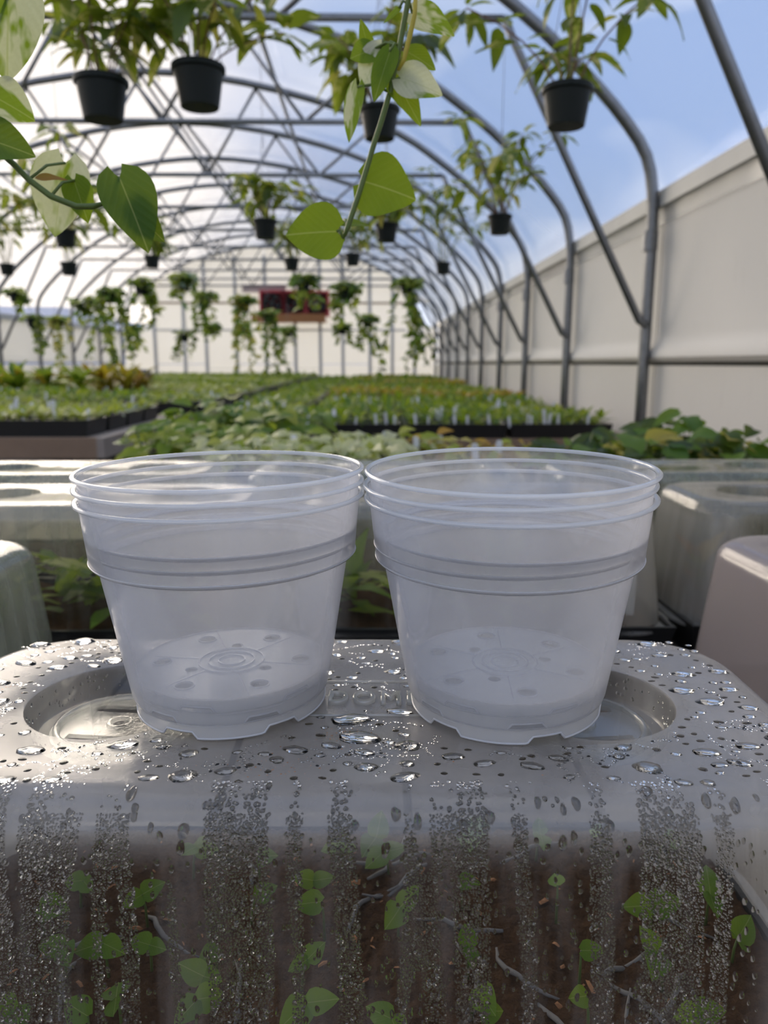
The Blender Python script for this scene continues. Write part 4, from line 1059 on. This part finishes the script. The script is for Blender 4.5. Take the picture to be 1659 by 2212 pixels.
# far bushy and trailing baskets
LT = leaf_geo(1., .75, .1, .2, .25, 4, ns=3)
def trailing(px, py, wpx, Y, seed, label, trail=.4, mats=('leaf_mid', 'leaf_light', 'leaf_dark'), puff=1.):
    r = random.Random(seed); p = at(px, py, Y); dia = wpx*Y/1661
    root = thing('hanging_basket', (p.x, Y, p.z-.75*dia), label, 'hanging basket', 'leafy hanging baskets far down the house')
    o = obj('pot', HPOT, root); o.scale = (dia/2,)*3
    hanger(root, dia, H+1.635, Vector((p.x, Y, p.z-.75*dia)))
    mb = MB()
    def lf(b, mi):
        a = r.uniform(0, 6.28); el = r.uniform(-.9, .5); d = Vector((math.cos(a)*math.cos(el), math.sin(a)*math.cos(el), math.sin(el)))*r.uniform(.06, .11)
        mm = leaf_matrix(b, b+d, Vector((r.uniform(-.5, .5), -.6, .8))); mb.add([mm @ Vector(v) for v in LT[0]], LT[1], mi)
    for k in range(int(60*puff)):
        a = r.uniform(0, 6.28); rad = dia*.85*math.sqrt(r.random()); lf(Vector((rad*math.cos(a), rad*math.sin(a), dia*(.70+.45*r.random()*(1-.5*rad/dia)))), r.choice((0, 1, 2)))
    for v_ in range(7):
        a = r.uniform(0, 6.28); l = trail*r.uniform(.3, 1.1); n = max(3, int(l/.05)); b = Vector((dia*.52*math.cos(a), dia*.52*math.sin(a), dia*.75))
        pts = [b]
        for k in range(n):
            b = b+Vector((r.uniform(-.02, .02)+.01*math.cos(a), r.uniform(-.02, .02), -l/n)); pts.append(b)
            lf(b, r.choice((0, 1, 2)))
            if r.random() < .6: lf(b, r.choice((0, 1)))
        mb.tube(pts, .003, 4, mi=2)
    obj('foliage', mb.mesh('basket_foliage', [M[k] for k in mats]), root, kind='stuff')
FARB = [(33, 632, 26, 8.8, 'dark hanging basket over the left wall near the left edge', .25, .5), (305, 612, 30, 8.8, 'hanging basket with dark leaves left of centre, above the gable corner', .45, 1.), (236, 632, 28, 8.8, 'wide bushy hanging basket with long dark runners at left', .75, 1.3),
        (172, 655, 20, 10.25, 'small hanging basket beside the wide bushy one at left', .25, .6), (397, 602, 30, 8.8, 'upright silvery-green hanging basket left of centre', .25, 1.4), (440, 640, 28, 10.25, 'hanging basket with runners reaching down beside the silvery one', .65, 1.1),
        (525, 650, 30, 10.25, 'yellow-green trailing basket in front of the left fan', .8, 1.6), (655, 605, 32, 8.8, 'round bushy basket hanging in front of the fans', .30, 1.5), (745, 622, 34, 8.8, 'bushy basket right of the fans', .40, 1.6),
        (880, 612, 30, 8.8, 'long trailing basket hanging against the blue roof', 1.0, 1.8), (795, 688, 24, 11.7, 'square looking basket low beside the white end wall', .55, 1.2), (578, 678, 24, 11.7, 'basket trailing below the fans', 1.0, 1.2),
        (622, 712, 18, 13.1, 'small far basket below the fan shelf', .35, 1.), (458, 706, 20, 13.1, 'small far basket low at centre left', .15, 1.), (285, 708, 20, 11.7, 'small basket above the gable corner at left', .3, .8),
        (70, 688, 24, 11.7, 'green basket over the left wall', .45, 1.), (125, 690, 22, 11.7, 'yellowish basket over the left wall with long pale runners', .7, .9), (738, 706, 20, 13.1, 'small basket low right of the fans', .3, 1.2),
        (398, 722, 20, 13.1, 'brownish basket low at the end wall', .5, .6), (205, 648, 22, 10.25, 'basket with runners between the left wall and the wide bushy one', .6, 1.), (525, 702, 20, 13.1, 'basket of thin trailing runners below the yellow-green one', .9, .8)]
for k, (px, py, wp, Y, lab, tr, pf) in enumerate(FARB):
    mats = ('leaf_light', 'leaf_yellow', 'leaf_mid') if ('yellow' in lab) else (('leaf_silver', 'leaf_mid', 'leaf_light') if 'silvery-green' in lab else ('leaf_mid', 'leaf_light', 'leaf_dark'))
    trailing(px, py, wp, Y, 60+k, lab, tr, mats, pf)

# ---------------------------------------------------------------- the two pothos vines hanging close to the camera
PL = {'plain': leaf_mesh('pothos_leaf', M['leaf_pothos'], W=.95, heart=.16, fold=.12, curl=.10, nt=12),
      'dark': leaf_mesh('pothos_leaf_dark', M['leaf_pothos_dark'], W=.9, heart=.16, fold=.45, curl=.15, nt=12),
      'marble': leaf_mesh('pothos_leaf_marbled', M['leaf_marble'], W=.85, heart=.16, fold=.2, curl=.15, nt=12),
      'cream': leaf_mesh('pothos_leaf_cream', M['leaf_cream'], W=.85, heart=.16, fold=.2, curl=.15, nt=12),
      'brown': leaf_mesh('dried_leaf', M['leaf_brown'], W=.22, heart=.0, fold=.5, curl=.1, nt=8)}
def vine(name, path, Y, leaves, label, topz):
    P = [at(px, py, Y) for px, py in path]
    root = thing('pothos_vine', tuple(P[-1]), label, 'vine'); o0 = P[-1]
    pts = [p-o0 for p in P]
    up = pts[0]+Vector((pts[0].x*.05, .0, topz-P[0].z))
    obj('stem', MB().tube([up, pts[0].lerp(up, .5)+Vector((.01, .01, 0))]+pts, [.0022]*2+[.0022]*(len(pts)-1)+[.0012], 8).mesh('vine_stem', M['stem']), root)
    for kind, b, tp, wd, dy, nx, ny_, nz, lab in leaves:
        base = at(*b, Y+dy); tip = at(*tp, Y+dy-.004); L = (tip-base).length
        wpx = wd*(Y+dy)/1661; me = PL[kind]
        w0 = {'plain': .95, 'dark': .9, 'marble': .85, 'cream': .85, 'brown': .22}[kind]
        place_leaf('leaf', me, base-o0, tip-o0, Vector((nx, ny_, nz)), root, wpx/(w0*L), lab)
        # petiole from the nearest point of the stem
        q = min(pts, key=lambda v: (v-(base-o0)).length)
        if (q-(base-o0)).length > .004 and kind != 'brown':
            mid = q.lerp(base-o0, .5)+Vector((0, 0, .004)); obj('petiole', MB().tube([q, mid, base-o0], .0011, 6).mesh('petiole', M['stem']), root)
    return root, o0
TOPZ = H+1.63
v1, o1 = vine('pothos_vine', [(893, -60), (880, 10), (863, 100), (842, 200), (822, 268), (808, 310), (795, 355), (775, 420), (752, 488), (741, 516)], .66, [
    ('plain', (786, 392), (899, 424), 138, .012, .1, -1, .25, 'round light green leaf'), ('plain', (727, 500), (616, 503), 122, .0, -.1, -1, .2, None), ('plain', (738, 482), (798, 484), 34, .03, .1, -.6, .8, None),
    ('cream', (864, 168), (957, 196), 80, .0, .0, -1, .3, 'cream coloured leaf'), ('plain', (846, 160), (912, 268), 66, .005, .5, -1, .2, None), ('plain', (842, 112), (806, 218), 52, -.004, -.4, -1, .1, None),
    ('cream', (826, 104), (778, 186), 70, .012, -.3, -1, .3, 'cream coloured leaf'), ('marble', (772, 188), (750, 306), 44, .01, -.5, -1, .1, None), ('marble', (890, 28), (984, 66), 72, .01, .1, -1, .4, 'leaf with whitish tip'),
    ('plain', (880, 112), (942, 146), 58, .02, .1, -1, .5, None), ('plain', (862, 18), (828, 50), 14, .0, -.3, -1, .3, None), ('plain', (800, 118), (778, 40), 30, .02, -.3, -1, .3, None), ('plain', (805, 108), (756, 122), 60, .015, -.2, -1, .3, None)],
    'green pothos vine hanging in front of the top centre with round and marbled leaves', TOPZ)
yp = [at(px, py, .655)-o1 for px, py in ((899, -30), (896, 30), (886, 75), (872, 130), (860, 152))]
obj('aerial_root', MB().tube(yp, [.0016, .0018, .0020, .0018, .0012], 7).mesh('aerial_root', M['stem_yellow']), v1, label='yellow stem')
v2, o2 = vine('pothos_vine', [(-60, 240), (-15, 315), (30, 355), (62, 388), (110, 424), (165, 446), (200, 446), (230, 438)], .60, [
    ('marble', (22, -22), (6, 168), 145, .0, .1, -1, .1, 'large leaf with creamy half'), ('marble', (-20, 205), (68, 250), 96, .0, .0, -1, .3, 'leaf with creamy half'), ('dark', (-30, 300), (70, 330), 88, -.01, .0, -1, .25, 'dark green leaf'),
    ('cream', (140, 352), (112, 508), 118, .03, .1, -1, .1, 'leaf half cream, half green'), ('dark', (258, 384), (322, 540), 112, -.008, .35, -1, .15, 'folded dark green leaf'), ('dark', (275, 440), (352, 520), 74, .004, -.3, -1, .3, 'folded dark green leaf'),
    ('brown', (76, 384), (142, 384), 16, .0, .0, -1, .4, 'dried brown leaf'), ('plain', (160, 390), (190, 480), 60, .025, .2, -1, .2, None), ('plain', (268, 398), (296, 382), 22, .05, .0, -1, .3, None)],
    'green pothos vine at the left edge with creamy and dark leaves', TOPZ)
